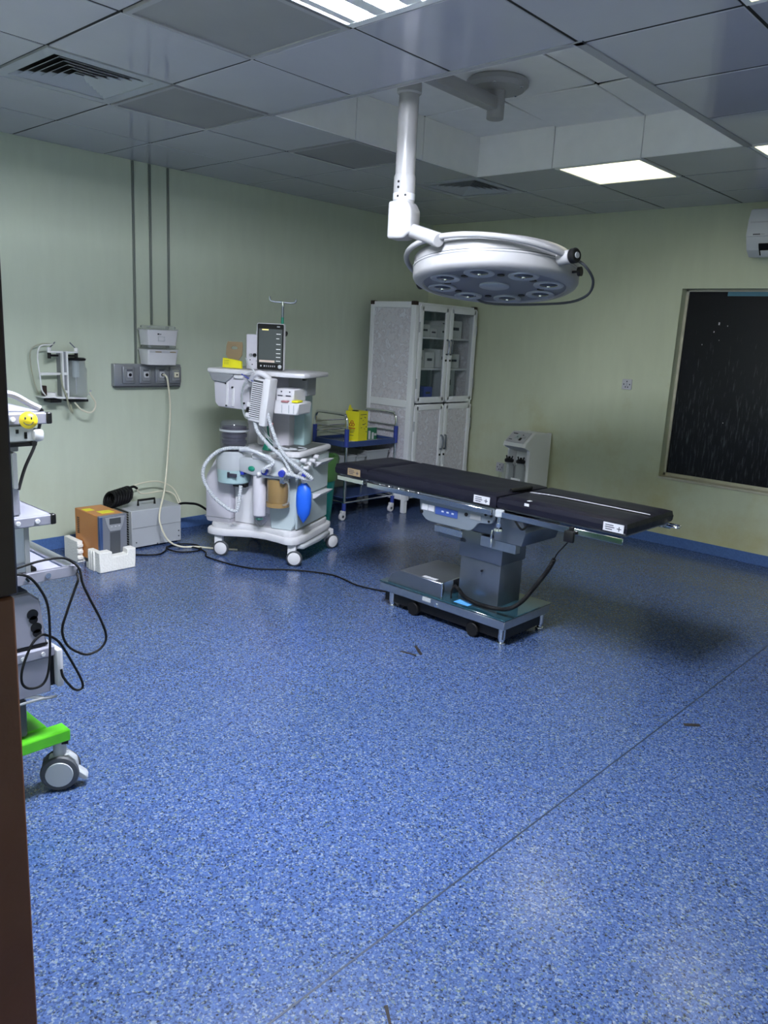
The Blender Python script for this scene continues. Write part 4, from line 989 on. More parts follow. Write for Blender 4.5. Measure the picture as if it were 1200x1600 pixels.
# cartons on the cabinet shelves
def carton(y0, y1, z, h, x0=.38, x1=.58, m='carton', lab=None, cat='carton', name='carton', grp=None):
    o = thing(name, lab, cat, ((x0+x1)/2, (y0+y1)/2, z), 0, grp)
    B().box(x0-(x0+x1)/2, x1-(x0+x1)/2, -(y1-y0)/2, (y1-y0)/2, 0, h, .002).build('box', m, o)
    B().box((x1-x0)/2-.0005, (x1-x0)/2+.0012, -(y1-y0)*.3, (y1-y0)*.25, h*.45, h*.62).build('print', 'ink', o)
    return o
g1 = 'white cartons on the top cabinet shelf'
TOPL = ['flat pale carton under another by the hinge side, top shelf', 'pale carton lying on a flat one, top cabinet shelf', 'squarish pale carton third from the hinges, top cabinet shelf', 'low pale carton against the centre stile, top cabinet shelf', 'pale carton carrying a thin one, top shelf of the other glass door', 'thin pale carton topmost of its stack on the top cabinet shelf', 'large tall pale carton next to the cabinet side on the top shelf']
for y0, y1, z, h in ((2.60, 2.73, 1.606, .075), (2.60, 2.72, 1.682, .10), (2.735, 2.86, 1.606, .11), (2.87, 2.97, 1.606, .08), (3.02, 3.15, 1.606, .10), (3.02, 3.14, 1.707, .05), (3.16, 3.34, 1.606, .16)):
    carton(y0, y1, z, h, lab=TOPL.pop(0), grp=g1)
g2 = 'white cartons on the second cabinet shelf'
SECL = ['slim pale carton by the hinges on the second cabinet shelf', 'upright pale carton second from the hinges on the second shelf', 'wide pale carton beside the centre stile on the second shelf', 'tallest pale carton on the second shelf behind the door handles', 'wide low pale carton by the cabinet side on the second shelf']
for y0, y1, z, h in ((2.60, 2.68, 1.326, .13), (2.69, 2.80, 1.326, .16), (2.82, 2.95, 1.326, .14), (3.03, 3.16, 1.326, .17), (3.17, 3.33, 1.326, .13)):
    carton(y0, y1, z, h, lab=SECL.pop(0), grp=g2)
carton(3.03, 3.25, 1.031, .30, .52, .60, 'tub', 'tall pale blue-white box on the lowest glazed shelf', name='storage_box')
carton(2.83, 2.95, 1.031, .12, .40, .58, 'deep_blue', 'small dark blue box on the lowest glazed shelf', name='storage_box')
o = thing('bag_bundle', 'crumpled olive plastic bag on the lowest glazed cabinet shelf', 'plastic bag', (.50, 2.70, 1.031))
bb = B().sphere((0, 0, .045), .06, (1, 1.1, .75))
for v in bb.bm.verts: v.co += v.co.normalized()*noise.noise(v.co*30)*.012; v.co.z = max(0, v.co.z)
bb.build('bag', 'hose_olive', o); B().cyl((.0, 0, .085), (.01, .0, .115), .014, .02, n=10).build('knot', 'hose_olive', o)

# ------------------------------------------------------------------ suction unit by the window wall
t = thing('suction_unit', 'white portable suction unit with glass jars near the socket', 'suction machine', (1.51, 3.25, 0))
P(B().prism([(3.43, .02), (3.43, .81), (3.15, .82), (3.02, .735), (3.005, .70), (3.09, .665), (3.09, .27), (2.98, .24), (2.98, .02)], 'x', 1.585, 1.618, .003, 1), 'side_panel', 'white_metal')
P(B().prism([(3.43, .02), (3.43, .81), (3.15, .82), (3.02, .735), (3.005, .70), (3.09, .665), (3.09, .27), (2.98, .24), (2.98, .02)], 'x', 1.385, 1.40, .003, 1), 'side_panel', 'white_metal')
P(B().prism([(3.43, .02), (3.43, .805), (3.15, .815), (3.025, .733), (3.01, .702), (3.10, .668), (3.22, .63), (3.22, .27), (2.985, .235), (2.985, .02)], 'x', 1.40, 1.585), 'body', 'carton')
pn = P(B().prism([(3.147, .8205), (3.022, .7385), (3.0245, .7345), (3.1495, .8165)], 'x', 1.395, 1.585), 'control_panel', 'white_label')
def onp(u, v, w_, h_, m, nm):   # on the sloping panel: u along x, v up the slope
    p0 = Vector((0, 3.022, .7385)); d = Vector((0, .125, .082)).normalized(); n_ = Vector((0, -.082, .125)).normalized()
    b = B(); tb = bmesh.new(); vs_ = []
    for e in (0, .0035):
        for a, c in ((0, 0), (1, 0), (1, 1), (0, 1)):
            q = p0+d*(v+c*h_)+n_*e; vs_.append(tb.verts.new((1.395+u+a*w_, q.y, q.z)))
    for f_ in ((0, 1, 2, 3), (4, 5, 6, 7), (0, 1, 5, 4), (1, 2, 6, 5), (2, 3, 7, 6), (3, 0, 4, 7)): tb.faces.new([vs_[i] for i in f_])
    b._merge(tb); P(b, nm, m, None, pn)
onp(.065, .05, .045, .055, 'machine_grey', 'gauge'); onp(.08, .065, .012, .02, 'ink', 'gauge_mark'); onp(.118, .03, .022, .035, 'black', 'switch'); onp(.02, .115, .045, .008, 'ink', 'print'); onp(.145, .06, .022, .03, 'light_grey', 'label'); onp(.02, .03, .03, .006, 'ink', 'print'); onp(.125, .10, .01, .01, 'ink', 'lamp')
for x, y in ((1.43, 3.06), (1.535, 3.085)):
    j = P(B().lathe([(0, .245), (.055, .245), (.06, .255), (.06, .50), (.05, .525), (.034, .54), (.034, .556), (.031, .556), (.031, .54), (.047, .523), (.057, .498), (.057, .258), (0, .25)], 28, (x, y, 0)), 'jar', 'clear_grey')
    P(B().lathe([(0, .552), (.040, .552), (.042, .572), (.03, .582), (.012, .585), (.010, .60), (0, .60)], 24, (x, y, 0)), 'jar_lid', 'black', None, j)
    for dx in (-.022, .022): P(B().cyl((x+dx, y, .578), (x+dx*1.5, y, .606), .006, n=8), 'jar_nozzle', 'black', None, j)
P(B().box(1.485, 1.582, 3.02, 3.03, .395, .42, .004), 'jar_strap', 'white_metal')
P(B().box(1.39, 1.61, 2.985, 3.42, 0, .022, .004), 'plinth', 'light_grey')

# wall sockets
def socket(x, z, lab):
    t = thing('wall_socket', lab, 'socket', (x, BACK_Y, z))
    B().prism(rrect(x-.043, x+.043, z-.043, z+.043, .006, 3), 'y', BACK_Y-.012, BACK_Y-.0005, .002).build('plate', 'white_label', t, world=True)
    for dx, dz in ((-.026, 0), (.026, 0), (0, .024), (-.010, -.022), (.012, -.022)): B().box(x+dx-.004, x+dx+.004, BACK_Y-.0135, BACK_Y-.0115, z+dz-.006, z+dz+.006).build('hole', 'ink', t, world=True)
    B().box(x-.006, x+.006, BACK_Y-.015, BACK_Y-.0115, z-.012, z+.010, .001).build('switch', 'light_grey', t, world=True)
socket(2.255, 1.298, 'white square wall socket beside the blacked-out window')
socket(1.045, .408, 'white square wall socket beside the suction unit')

# air conditioner
t = thing('air_conditioner', 'white split air conditioner mounted above the window', 'air conditioner', (3.55, BACK_Y, 2.45))
prof = [(BACK_Y-.002, 2.30), (BACK_Y-.11, 2.292), (BACK_Y-.175, 2.335), (BACK_Y-.195, 2.375), (BACK_Y-.215, 2.42), (BACK_Y-.205, 2.54), (BACK_Y-.175, 2.610), (BACK_Y-.15, 2.622), (BACK_Y-.002, 2.622)]
P(B().prism(prof, 'x', 3.135, 3.98, .006, 2), 'casing', 'ac_white')
P(B().prism([(BACK_Y-.225, 2.425), (BACK_Y-.214, 2.54), (BACK_Y-.184, 2.612), (BACK_Y-.175, 2.606), (BACK_Y-.204, 2.53), (BACK_Y-.214, 2.42)], 'x', 3.137, 3.978), 'front_panel', 'ac_white')
P(B().box(3.155, 3.96, BACK_Y-.222, BACK_Y-.213, 2.515, 2.524), 'panel_ridge', 'white_label')
P(B().prism([(BACK_Y-.150, 2.298), (BACK_Y-.19, 2.345), (BACK_Y-.205, 2.373), (BACK_Y-.19, 2.38), (BACK_Y-.13, 2.31)], 'x', 3.225, 3.90), 'outlet', 'black')
P(B().prism([(BACK_Y-.158, 2.290), (BACK_Y-.192, 2.325), (BACK_Y-.188, 2.329), (BACK_Y-.154, 2.294)], 'x', 3.24, 3.885), 'louvre', 'ac_white')
for k in range(5): P(B().box(3.185+k*.010, 3.1925+k*.010, BACK_Y-.2265, BACK_Y-.2235, 2.432, 2.440), 'brand_print', 'ink')
P(B().box(3.236, 3.265, BACK_Y-.2265, BACK_Y-.2235, 2.434, 2.438), 'brand_print', 'light_grey')

# ------------------------------------------------------------------ left wall: conduits, gas panel, boxes
for y, z0, lab in ((.212, 1.30, 'thin grey conduit running down to the gas panel'), (.345, 1.585, 'thin grey conduit ending behind the middle of the plastic boxes'), (.492, 1.585, 'thin grey conduit ending behind the edge of the plastic boxes')):
    o = thing('wall_conduit', lab, 'conduit', (0, y, z0), 0, 'conduits on the green wall')
    B().box(.0, .016, -.008, .008, 0, CEIL-z0-.001, .003).build('pipe', 'conduit', o)
t = thing('gas_outlet_panel', 'grey metal wall panel with four gas outlets', 'gas panel', (0, .29, 1.14))
P(B().box(0, .045, .018, .568, 1.142, 1.302, .006, 2), 'panel', 'gas_grey')
P(B().box(0, .05, .030, .556, 1.134, 1.142), 'lower_lip', 'dark_grey')
for y in (.128, .262, .392, .515):
    m_ = P(B().prism([(.0, 0)], 'x', 0, 1) if 0 else B().box(.043, .060, y-.050, y+.050, 1.160, 1.288, .010, 2), 'outlet', 'gas_grey')
    P(B().box(.058, .064, y-.032, y+.032, 1.180, 1.270, .003), 'outlet_recess', 'mid_grey', None, m_)
    P(B().box(.062, .074, y-.020, y+.020, 1.205, 1.246, .003), 'outlet_socket', 'white_label' if y < .5 else 'hose_cream', None, m_)
    P(B().cyl((.073, y, 1.226), (.0765, y, 1.226), .0115 if y < .5 else .006, n=18), 'outlet_hole', 'black', None, m_)
    P(B().box(.063, .066, y-.022, y+.022, 1.255, 1.262), 'outlet_label', 'ink' if y < .5 else 'hose_olive', None, m_)
def lunchbox(z0, lab, deco):
    q = thing('plastic_box', lab, 'plastic box', (.105, .345, z0), 0)
    b = B(); tb = bmesh.new(); h = .105
    def ring(e, zz): return [tb.verts.new((x, y, zz)) for x, y in rrect(-.072-e, .065+e, -.128-e, .122+e, .012, 3)]
    r = [ring(-.010, 0), ring(.0, h), ring(.004, h), ring(.004, h+.004)]
    for a, c in zip(r, r[1:]):
        for i in range(len(a)): tb.faces.new((a[i], a[(i+1) % len(a)], c[(i+1) % len(a)], c[i]))
    tb.faces.new(r[0]); tb.faces.new(r[-1]); b._merge(tb); b.build('box_body', 'machine_white', q)
    B().prism(rrect(-.077, .070, -.133, .127, .014, 4), 'z', h+.003, h+.014, .003).prism(rrect(-.065, .058, -.121, .115, .02, 4), 'z', h+.013, h+.034, .010, 2).build('box_lid', 'clear_grey', q)
    if deco == 1:
        B().box(.064, .0662, -.05, -.035, .075, .085).build('print', 'ink', q); B().box(.064, .0662, -.03, -.02, .076, .082).build('print', 'ink', q)
        pb = B().box(.062, .0645, -.045, .01, .03, .033).box(.062, .0645, -.045, .01, .06, .063).box(.062, .0645, -.045, -.042, .03, .063).box(.062, .0645, .007, .01, .03, .063); pb.build('print_frame', 'light_grey', q)
    else:
        B().box(.0655, .0672, -.115, .115, .088, .101).build('white_band', 'white_label', q)
        [B().box(.0665, .068, a_, a_+.05, .090, .097).build('print', 'cardboard', q) for a_ in (-.07, .05)]
lunchbox(1.303, 'lower white plastic box with brown lettering on gas panel', 0)
lunchbox(1.443, 'upper white plastic box with clear lid, stacked on another', 1)
hp = [(.078, .392, 1.226), (.105, .395, 1.225), (.122, .405, 1.18), (.13, .419, .972), (.15, .387, .686), (.27, .28, .415), (.39, .16, .25), (.43, .15, .16), (.46, .19, .06), (.50, .27, .012), (.56, .36, .010), (.66, .42, .012), (.80, .55, .010)]
o = tag(B().tube(hp, .0065, 8, 8).build('gas_hose', 'hose_cream'), 'long cream gas hose hanging from the wall outlet to the floor', 'hose')

# ------------------------------------------------------------------ wall suction bracket with jar
t = thing('wall_suction_bracket', 'white wall bracket holding a glass suction jar with tubes', 'suction bracket', (0, -.37, 1.07))
P(B().prism([(-.530, 1.076), (-.445, 1.076), (-.43, 1.07), (-.225, 1.062), (-.225, 1.074), (-.335, 1.08), (-.43, 1.082), (-.445, 1.086), (-.53, 1.086)], 'x', .0, .115, .002), 'shelf', 'white_metal')
P(B().box(.01, .117, -.48, -.405, 1.045, 1.066, .003).box(.01, .117, -.345, -.215, 1.045, 1.062, .003), 'shelf_foot', 'black')
P(B().lathe([(.035, 1.076), (.04, 1.078), (.04, 1.108), (.034, 1.108)], 24, (.06, -.455, 0)), 'ring', 'white_metal')
for y in (-.383, -.352): P(B().box(.085, .11, y-.006, y+.006, 1.075, 1.385, .002), 'upright', 'white_metal')
P(B().box(.0, .10, -.378, -.357, 1.08, 1.38, .002), 'backplate', 'mid_grey')
for z in (1.115, 1.235): P(B().box(.09, .114, -.38, -.355, z-.009, z+.009, .002), 'cross_piece', 'white_metal')
for y0, y1, s in ((-.47, -.383, -1), (-.352, -.285, 1)):
    P(B().box(.09, .114, y0, y1, 1.372, 1.384, .002), 'arm', 'white_metal')
    ye = y0 if s < 0 else y1
    P(B().cyl((.10, ye, 1.372), (.10, ye, 1.408), .013, n=16, bev=.003), 'arm_cap', 'white_metal')
    P(B().cyl((.10, ye, 1.335), (.10, ye, 1.374), .011, n=12), 'arm_foot', 'black')
    P(B().tube([(.10, ye, 1.40), (.10, ye-s*.02, 1.42), (.10, ye-s*.042, 1.442)], .004, 6), 'arm_lever', 'steel_dark')
    P(B().box(.085, .108, min(ye, ye-s*.06), max(ye, ye-s*.06), 1.348, 1.362, .002, 1), 'arm_clamp', 'black')
P(B().tube([(.10, -.44, 1.428), (.12, -.47, 1.425), (.12, -.524, 1.419), (.12, -.548, 1.394), (.12, -.556, 1.345), (.12, -.553, 1.289), (.12, -.545, 1.213), (.12, -.539, 1.137), (.12, -.523, 1.106), (.11, -.503, 1.088)], .0045, 8), 'wire_loop', 'white_metal')
P(B().tube([(.05, -.44, 1.428), (.05, -.50, 1.425), (.05, -.555, 1.40), (.05, -.575, 1.345), (.05, -.56, 1.20), (.05, -.53, 1.10)], .004, 8), 'wire_loop', 'hose_olive')
P(B().box(.055, .075, -.52, -.382, 1.224, 1.241, .003), 'strap', 'white_metal')
P(B().box(.09, .12, -.532, -.503, 1.092, 1.158, .003), 'pad', 'cap_brown')
j = P(B().lathe([(0, 1.082), (.062, 1.082), (.067, 1.09), (.067, 1.265), (.058, 1.288), (.056, 1.325), (.053, 1.325), (.055, 1.287), (.064, 1.263), (.064, 1.093), (0, 1.087)], 32, (.085, -.278, 0)), 'jar', 'clear_grey')
P(B().lathe([(0, 1.325), (.060, 1.325), (.062, 1.337), (.05, 1.343), (0, 1.343)], 28, (.085, -.278, 0)), 'jar_lid', 'black', None, j)
P(B().cyl((.085, -.285, 1.21), (.085, -.285, 1.33), .022, n=18, bev=.004), 'float_valve', 'machine_grey', None, j)
P(B().cyl((.085, -.285, 1.10), (.085, -.285, 1.21), .004, n=8), 'dip_tube', 'light_grey', None, j)
P(B().tube([(.085, -.28, 1.345), (.085, -.28, 1.37)], .008, 8, 0), 'jar_neck', 'chrome', None, j)
P(B().tube([(.12, -.406, 1.232), (.12, -.397, 1.154), (.13, -.379, 1.095), (.13, -.362, 1.016), (.12, -.335, .975), (.09, -.325, 1.0), (.06, -.32, 1.045)], .006, 8), 'drain_tube', 'hose_olive')
P(B().tube([(.15, -.222, 1.115), (.15, -.215, 1.095), (.14, -.178, 1.041), (.14, -.188, .992), (.14, -.223, .973), (.13, -.277, .995), (.11, -.313, 1.044)], .006, 8), 'drain_tube', 'hose_cream')
P(B().cyl((.145, -.225, 1.095), (.15, -.212, 1.128), .006, n=10), 'tube_clip', 'light_grey')

# ------------------------------------------------------------------ UPS on foam blocks
t = thing('power_backup_unit', 'orange and grey power backup unit standing on foam blocks', 'power unit', (.48, -.335, .035))
P(B().box(.30, .615, -.43, -.24, .035, .355, .003), 'casing', 'orange')
fp = P(B().box(.612, .642, -.432, -.238, .037, .357, .004, 1), 'front_panel', 'ups_grey')
P(B().box(.64, .6435, -.4305, -.405, .04, .354).build and B().box(.62, .6445, -.4328, -.410, .042, .352, .003), 'blue_stripe', 'ups_blue', None, fp)
P(B().prism([(-.395, .345), (-.255, .345), (-.270, .285), (-.288, .250), (-.362, .250), (-.380, .285)], 'x', .640, .6465, .002), 'control_face', 'mid_grey', None, fp)
P(B().box(.6455, .6485, -.365, -.285, .297, .337, .001), 'display', 'lcd', None, fp)
for y in (-.357, -.33, -.303): P(B().box(.646, .649, y, y+.012, .279, .284), 'button', 'white_label', None, fp)
P(B().box(.640, .645, -.362, -.288, .045, .245, .002), 'lower_grille', 'dark_grey', None, fp)
for k in range(9): P(B().box(.33, .36, -.4315, -.4295, .19+k*.013, .196+k*.013), 'vent_slot', 'black')
P(B().box(.37, .44, -.42, -.36, .3548, .3562).box(.48, .56, -.37, -.28, .3548, .3562), 'warning_label', 'yellow')
t = thing('foam_block', 'notched white foam block at the front of the orange unit', 'foam block', (.64, -.345, 0))
P(B().prism([(-.475, 0), (-.222, 0), (-.218, .135), (-.278, .135), (-.280, .10), (-.385, .098), (-.388, .135), (-.476, .135)], 'x', .648, .715, .004, 1).box(.56, .655, -.478, -.438, 0, .135, .004).box(.52, .70, -.47, -.23, 0, .034), 'block', 'foam')
for z, x_ in ((.03, .572), (.07, .60), (.10, .632)): P(B().box(x_, x_+.018, -.484, -.476, 0, .135, .003), 'ridge', 'foam')
t = thing('foam_block', 'ribbed white foam block at the back of the orange unit', 'foam block', (.30, -.42, 0))
P(B().box(.22, .41, -.475, -.436, 0, .15, .004).box(.22, .40, -.47, -.23, 0, .034), 'block', 'foam')
for z in (.02, .062, .105): P(B().box(.405, .425, -.478, -.437, z, z+.028, .006, 1), 'ridge', 'foam')

# ------------------------------------------------------------------ metal compressor box behind
t = thing('compressor_box', 'grey-white metal compressor box with black top handle', 'compressor', (.19, .17, 0))
P(B().box(.05, .34, -.035, .372, .012, .285, .004, 1), 'casing', 'light_grey')
P(B().box(.339, .3425, -.03, .368, .155, .158), 'panel_joint', 'mid_grey')
for x in (.07, .31):
    for y in (0, .34): P(B().cyl((x, y, 0), (x, y, .014), .014, n=12), 'foot', 'black_rubber')
P(B().tube([(.20, .10, .285), (.20, .10, .325), (.20, .235, .325), (.20, .235, .285)], .009, 8, 1), 'handle', 'black')
for y, z in ((.0, .05), (.17, .02), (.35, .09), (.35, .05)): P(B().cyl((.338, y, z), (.344, y, z), .005, n=10), 'screw', 'dark_grey')
for k in range(14): P(B().box(.08, .30, -.0375, -.034, .03+k*.018, .040+k*.018), 'side_slot', 'black')
t = thing('ribbed_hose_coil', 'black ribbed hose coil lying on the metal compressor box', 'hose coil', (.17, .0, .29))
for k in range(7):
    a = [(.19+.075*math.cos(q), -.115+k*.021+.02*math.sin(q), .350+.055*math.sin(q)+.004*k) for q in [2*PI*j/12 for j in range(12)]]
    P(B().tube(a, .0095, 8, 4, closed=True), 'coil_turn', 'black_rubber')
P(B().tube([(.19, .03, .42), (.17, .08, .425), (.15, .12, .405)], .010, 8), 'coil_end', 'black_rubber')
hose('air_tube', [(.17, .06, .36), (.12, .06, .39), (.10, .10, .41), (.10, .221, .432), (.10, .338, .425), (.12, .44, .37), (.16, .475, .28), (.2, .46, .24)], .005, 'hose_cream', 'upper cream tube arching over the metal compressor box', 'tube')
hose('air_tube', [(.15, .115, .402), (.15, .15, .365), (.15, .213, .358), (.16, .331, .364), (.18, .41, .335), (.22, .43, .27), (.25, .425, .25)], .005, 'hose_cream', 'lower cream tube bowed above the metal compressor box', 'tube')
hose('supply_hose', [(.25, .385, .255), (.25, .435, .271), (.25, .509, .262), (.26, .584, .242), (.30, .66, .18), (.38, .74, .08), (.46, .80, .02)], .009, 'black_rubber', 'short black hose running behind the wheeled machine', 'hose')
fp_ = [(.36, -.16, .008), (.483, -.074, .006), (.56, .04, .006), (.50, .14, .006), (.418, .207, .006), (.42, .33, .006), (.52, .40, .006), (.64, .33, .006), (.60, .20, .006), (.50, .16, .0125), (.44, .22, .014), (.55, .34, .007), (.70, .34, .006), (.80, .28, .006), (.957, .285, .006), (1.10, .31, .006), (1.248, .371, .006), (1.40, .53, .006), (1.54, .63, .006), (1.674, .686, .006), (1.80, .68, .006), (1.93, .66, .006), (2.10, .70, .006), (2.22, .73, .02), (2.262, .74, .09)]
o = tag(B().tube(fp_, .0055, 8, 6).build('power_cable', 'black_rubber'), 'long black power cable snaking over the floor to the table base', 'cable')

# ------------------------------------------------------------------ equipment cart beside the doorway
t = thing('equipment_cart', 'lilac-white shelved equipment cart on bright green wheeled base', 'cart', (2.6, -2.05, 0))
XF, YR, YL, XB = 2.90, -1.745, -2.38, 2.36
def shelf(z0, z1, yr, name='shelf', lip=.05):
    s = P(B().box(XB, XF-.004, YL, yr, z1-.008, z1, .002).box(XF-.012, XF, YL, yr, z0, z1, .003).box(XB, XF, yr-.01, yr, z1-.03, z1, .003), name, 'cart_white')
    P(B().box(XF-.02, XF+.003, yr-.012, yr+.006, z0, z1+.001, .003), 'corner_cap', 'black', None, s)
    for y in (yr-.055, yr-.115, yr-.30): P(B().cyl((XF, y, (z0+z1)/2), (XF+.006, y, (z0+z1)/2), .008, n=14, bev=.002), 'screw', 'white_label', None, s)
    return s
shelf(1.272, 1.306, -1.746); shelf(.950, .982, -1.746)
for y in (-1.84, -2.30):
    P(B().box(2.46, 2.54, y-.03, y+.02, .25, 1.27, .004), 'upright', 'alu')
P(B().box(2.50, 2.89, -2.36, -1.79, 1.215, 1.272, .006, 1), 'device', 'light_grey')
P(B().box(2.80, 2.905, -1.80, -1.765, 1.218, 1.256, .012, 2), 'device_knob', 'white_label')
for y, z in ((-1.845, 1.245), (-1.82, 1.236), (-1.82, 1.228)): P(B().box(2.889, 2.893, y-.004, y+.004, z, z+.012), 'device_mark', 'black')
P(B().box(2.45, 2.895, -2.36, -1.80, 1.205, 1.214), 'device_base', 'black')
P(B().cyl((2.875, -1.80, 1.212), (2.905, -1.80, 1.212), .008, n=12), 'device_stop', 'black')
P(B().box(2.50, 2.86, -2.36, -1.83, 1.185, 1.205, .003), 'bracket', 'mid_grey')
P(B().prism(rrect(-2.30, -1.853, 1.075, 1.185, .012), 'x', 2.80, 2.885, .003), 'display', 'light_grey')
P(B().prism(rrect(-1.865, -1.849, 1.073, 1.187, .005), 'x', 2.795, 2.892, .002), 'display_edge', 'mid_grey')
for z in (1.155, 1.105): P(B().cyl((2.884, -1.872, z), (2.888, -1.872, z), .004, n=10), 'display_screw', 'black')
P(B().box(2.78, 2.87, -2.25, -1.838, .984, 1.075, .004), 'stand', 'cart_white')
P(B().box(2.76, 2.885, -1.93, -1.826, .80, .95, .004), 'post', 'alu')
P(B().box(2.762, 2.887, -1.838, -1.823, .80, .95), 'post_edge', 'mid_grey')
# rail frame
rf = P(B().prism([(-2.38, .765), (-1.672, .765), (-1.662, .772), (-1.660, .785), (-1.672, .800), (-2.38, .800)], 'x', 2.885, 2.90, .002), 'rail_plate', 'cart_white')
for y in (-1.672, -1.775, -1.84): P(B().cyl((2.899, y, .783), (2.905, y, .783), .009, n=14), 'rail_bolt', 'chrome', None, rf)
P(B().cyl((2.89, -1.682, .79), (2.38, -1.682, .79), .017, n=16), 'side_tube', 'alu')
P(B().box(2.38, 2.89, -2.36, -1.70, .775, .783, .002), 'rail_tray', 'cart_white')
P(B().box(2.50, 2.86, -2.30, -1.79, .784, .805, .008, 2), 'black_mat', 'black')
# lower device and drawer
P(B().prism([(-2.36, .545), (-1.778, .545), (-1.795, .70), (-1.825, .728), (-2.36, .728)], 'x', 2.50, 2.88, .006, 1), 'lower_device', 'cart_white')
P(B().box(2.50, 2.87, -2.36, -1.83, .727, .735), 'device_top', 'dark_grey')
for y, z in ((-1.822, .655), (-1.812, .607)): P(B().lathe([(0, 0), (.018, 0), (.018, .004), (0, .004)], 18, (2.879, y, z), (1, 0, 0)).lathe([(0, 0), (.014, 0), (.014, .004), (0, .004)], 18, (2.879, y+.002, z-.018), (1, 0, 0)), 'port', 'black')
P(B().box(2.50, 2.879, -2.36, -1.776, .540, .547), 'device_foot', 'black')
P(B().box(2.40, 2.895, -2.38, -1.760, .502, .535, .003), 'drawer_shelf', 'cart_white')
dr = P(B().box(2.42, 2.888, -2.36, -1.775, .375, .502, .004), 'drawer', 'cart_white')
P(B().box(2.55, 2.875, -1.775, -1.752, .39, .50), 'drawer_gap', 'black', None, dr)
P(B().box(2.60, 2.90, -1.757, -1.733, .385, .520, .010, 2), 'drawer_handle', 'white_label', None, dr)
for y in (-1.80, -1.865): P(B().cyl((2.894, y, .517), (2.90, y, .517), .007, n=12), 'drawer_screw', 'white_label', None, dr)
# green base
P(B().box(2.835, 2.90, -2.40, -1.720, .180, .222, .004, 1).box(2.30, 2.84, -2.36, -1.775, .190, .228, .004, 1), 'base', 'cart_green')
P(B().box(2.46, 2.54, -2.33, -1.84, .226, .26), 'base_socket', 'alu')
def twin(x, y, rot):
    m = Matrix.Translation((x, y, 0)) @ Matrix.Rotation(rot, 4, 'Z')
    def tr(b): bmesh.ops.transform(b.bm, matrix=m, verts=b.bm.verts); return b
    c = P(tr(B().prism([(-.035, .12), (.03, .13), (.055, .105), (.06, .06), (.045, .055), (.02, .10), (-.035, .10)], 'y', -.016, .016, .004).cyl((0, 0, .11), (0, 0, .182), .022, n=16)), 'caster', 'light_grey')
    for s in (-1, 1):
        P(tr(B().lathe([(0, 0), (.046, 0), (.060, .004), (.064, .011), (.060, .019), (.046, .022), (0, .022)], 30, (0, s*.016, .064), (0, s, 0))), 'wheel', 'dark_grey', None, c)
        P(tr(B().lathe([(0, 0), (.046, 0), (.044, .004), (0, .005)], 28, (0, s*.0375, .064), (0, s, 0))), 'wheel_cap', 'light_grey', None, c)
    P(tr(B().prism([(.05, .075), (.085, .045), (.09, .028), (.075, .026), (.045, .05)], 'y', -.02, .02, .004)), 'brake_pedal', 'light_grey', None, c)
    P(tr(B().box(-.03, .03, -.02, .02, .168, .181)), 'caster_plate', 'black', None, c)
twin(2.865, -1.745, math.radians(58)); twin(2.865, -2.34, math.radians(30)); twin(2.35, -1.80, 0); twin(2.35, -2.32, 0)
# smiling ball on the shelf lip
t = thing('smiley_ball', 'yellow smiling foam ball stuck to the cart shelf', 'ball', (2.930, -1.826, 1.289), math.radians(-23))
B().sphere((0, 0, 0), .026, (1, 1, 1), 28, 18).build('ball', 'ball_yellow', t)
for y in (-.008, .009): B().sphere((.0235, y, .009), .0035, (.5, .8, 1.4)).build('eye', 'ink', t)
B().tube([(.0215, -.0135, -.003), (.0245, -.008, -.009), (.0252, .001, -.011), (.0245, .009, -.008), (.0215, .0138, -.001)], .0012, 6).build('mouth', 'ink', t)
hose('breathing_tube', [(2.83, -1.95, 1.33), (2.85, -1.88, 1.352), (2.85, -1.854, 1.362), (2.85, -1.826, 1.354), (2.855, -1.79, 1.332), (2.87, -1.762, 1.315)], .010, 'cart_white', 'pale lilac hose arched over the cart top shelf', 'hose')
hose('black_cable', [(2.87, -1.762, 1.313), (2.82, -1.735, 1.305), (2.80, -1.730, 1.28), (2.80, -1.740, 1.24), (2.82, -1.765, 1.19), (2.85, -1.81, 1.13), (2.88, -1.845, 1.07)], .005, 'black_rubber', 'short thick black cable hanging from the cart top shelf', 'cable')
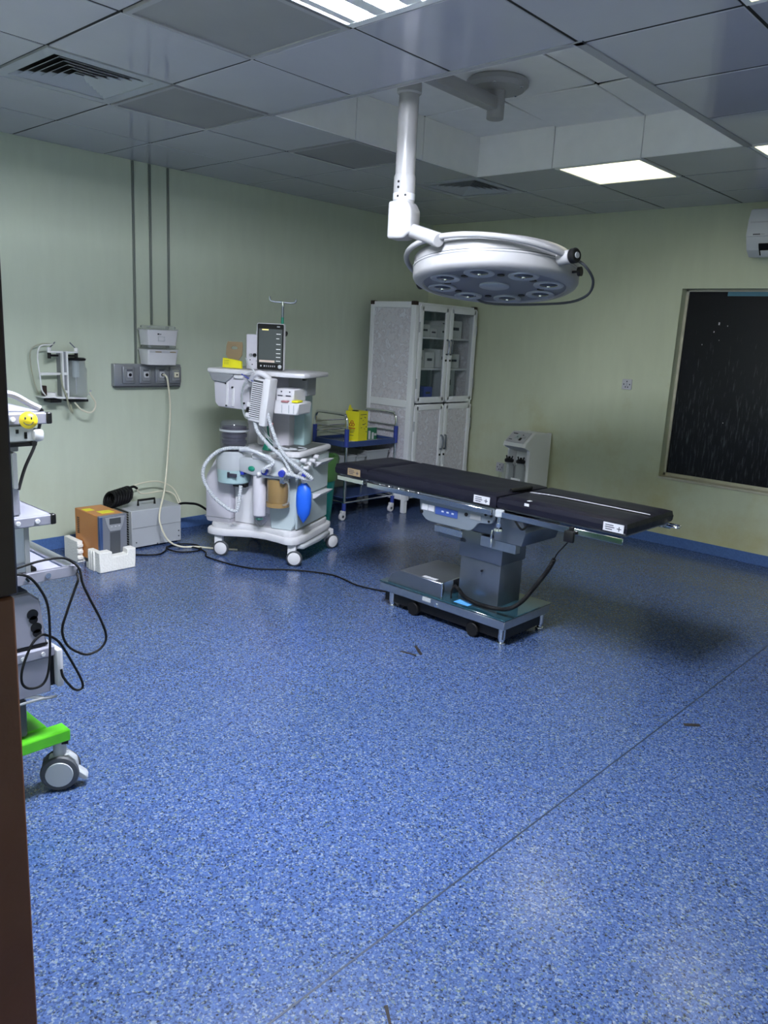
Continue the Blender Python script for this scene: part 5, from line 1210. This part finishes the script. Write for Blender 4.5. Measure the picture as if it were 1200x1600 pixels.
hose('black_cable', [(2.91, -1.682, .775), (2.93, -1.689, .761), (2.93, -1.699, .734), (2.93, -1.73, .659), (2.93, -1.749, .598), (2.93, -1.734, .542), (2.93, -1.692, .503), (2.93, -1.658, .49), (2.93, -1.616, .501), (2.93, -1.597, .536), (2.93, -1.613, .598), (2.93, -1.652, .687), (2.925, -1.672, .744), (2.915, -1.676, .79), (2.90, -1.694, .815), (2.90, -1.73, .834), (2.90, -1.803, .835), (2.90, -1.90, .82)], .0042, 'black_rubber', 'black cable loop hanging freely from the end of the cart rail', 'cable')
hose('black_cable', [(2.92, -1.95, .815), (2.94, -1.891, .818), (2.94, -1.852, .802), (2.94, -1.82, .758), (2.94, -1.798, .7), (2.94, -1.794, .612), (2.94, -1.801, .492), (2.94, -1.822, .436), (2.94, -1.864, .431), (2.94, -1.889, .456), (2.94, -1.886, .506), (2.94, -1.857, .573), (2.935, -1.827, .598), (2.93, -1.801, .594), (2.925, -1.76, .559), (2.925, -1.72, .48), (2.93, -1.689, .402), (2.93, -1.69, .374), (2.93, -1.717, .38), (2.92, -1.746, .426), (2.91, -1.749, .454)], .0042, 'black_rubber', 'tangled black cable looping down in front of the cart drawer', 'cable')
t = thing('probe_clip', 'small grey probe lying under the cart drawer above green base', 'probe', (2.88, -1.80, .23))
P(B().tube([(2.88, -1.90, .355), (2.885, -1.868, .358), (2.885, -1.816, .357), (2.88, -1.756, .348)], .005, 8), 'probe_lead', 'mid_grey')
P(B().tube([(2.88, -1.86, .375), (2.88, -1.84, .372), (2.88, -1.80, .357)], .006, 8), 'probe_body', 'machine_white')
P(B().box(2.80, 2.87, -1.92, -1.85, .229, .375, .006), 'probe_holder', 'dark_grey')

# ------------------------------------------------------------------ scraps and marks on the floor
def patch(poly, lab, name='tape_scrap', m='brown_patch'):
    o = B().prism(poly, 'z', .0003, .0018).build(name, m); tag(o, lab, 'tape')
patch([(2.834, .064), (2.930, .085), (2.921, .100), (2.836, .080)], 'long dark tape sliver on the floor before the table base')
patch([(2.839, .176), (2.842, .193), (2.937, .130), (2.934, .110)], 'short dark tape sliver meeting a longer one at an angle')
patch([(4.20, .405), (4.25, .455), (4.235, .475), (4.185, .425)], 'small brown tape patch next to the floor seam')
patch([(4.285, -1.61), (4.335, -1.645), (4.338, -1.640), (4.29, -1.602)], 'thin dark scuff strip on the bare floor by the entrance')
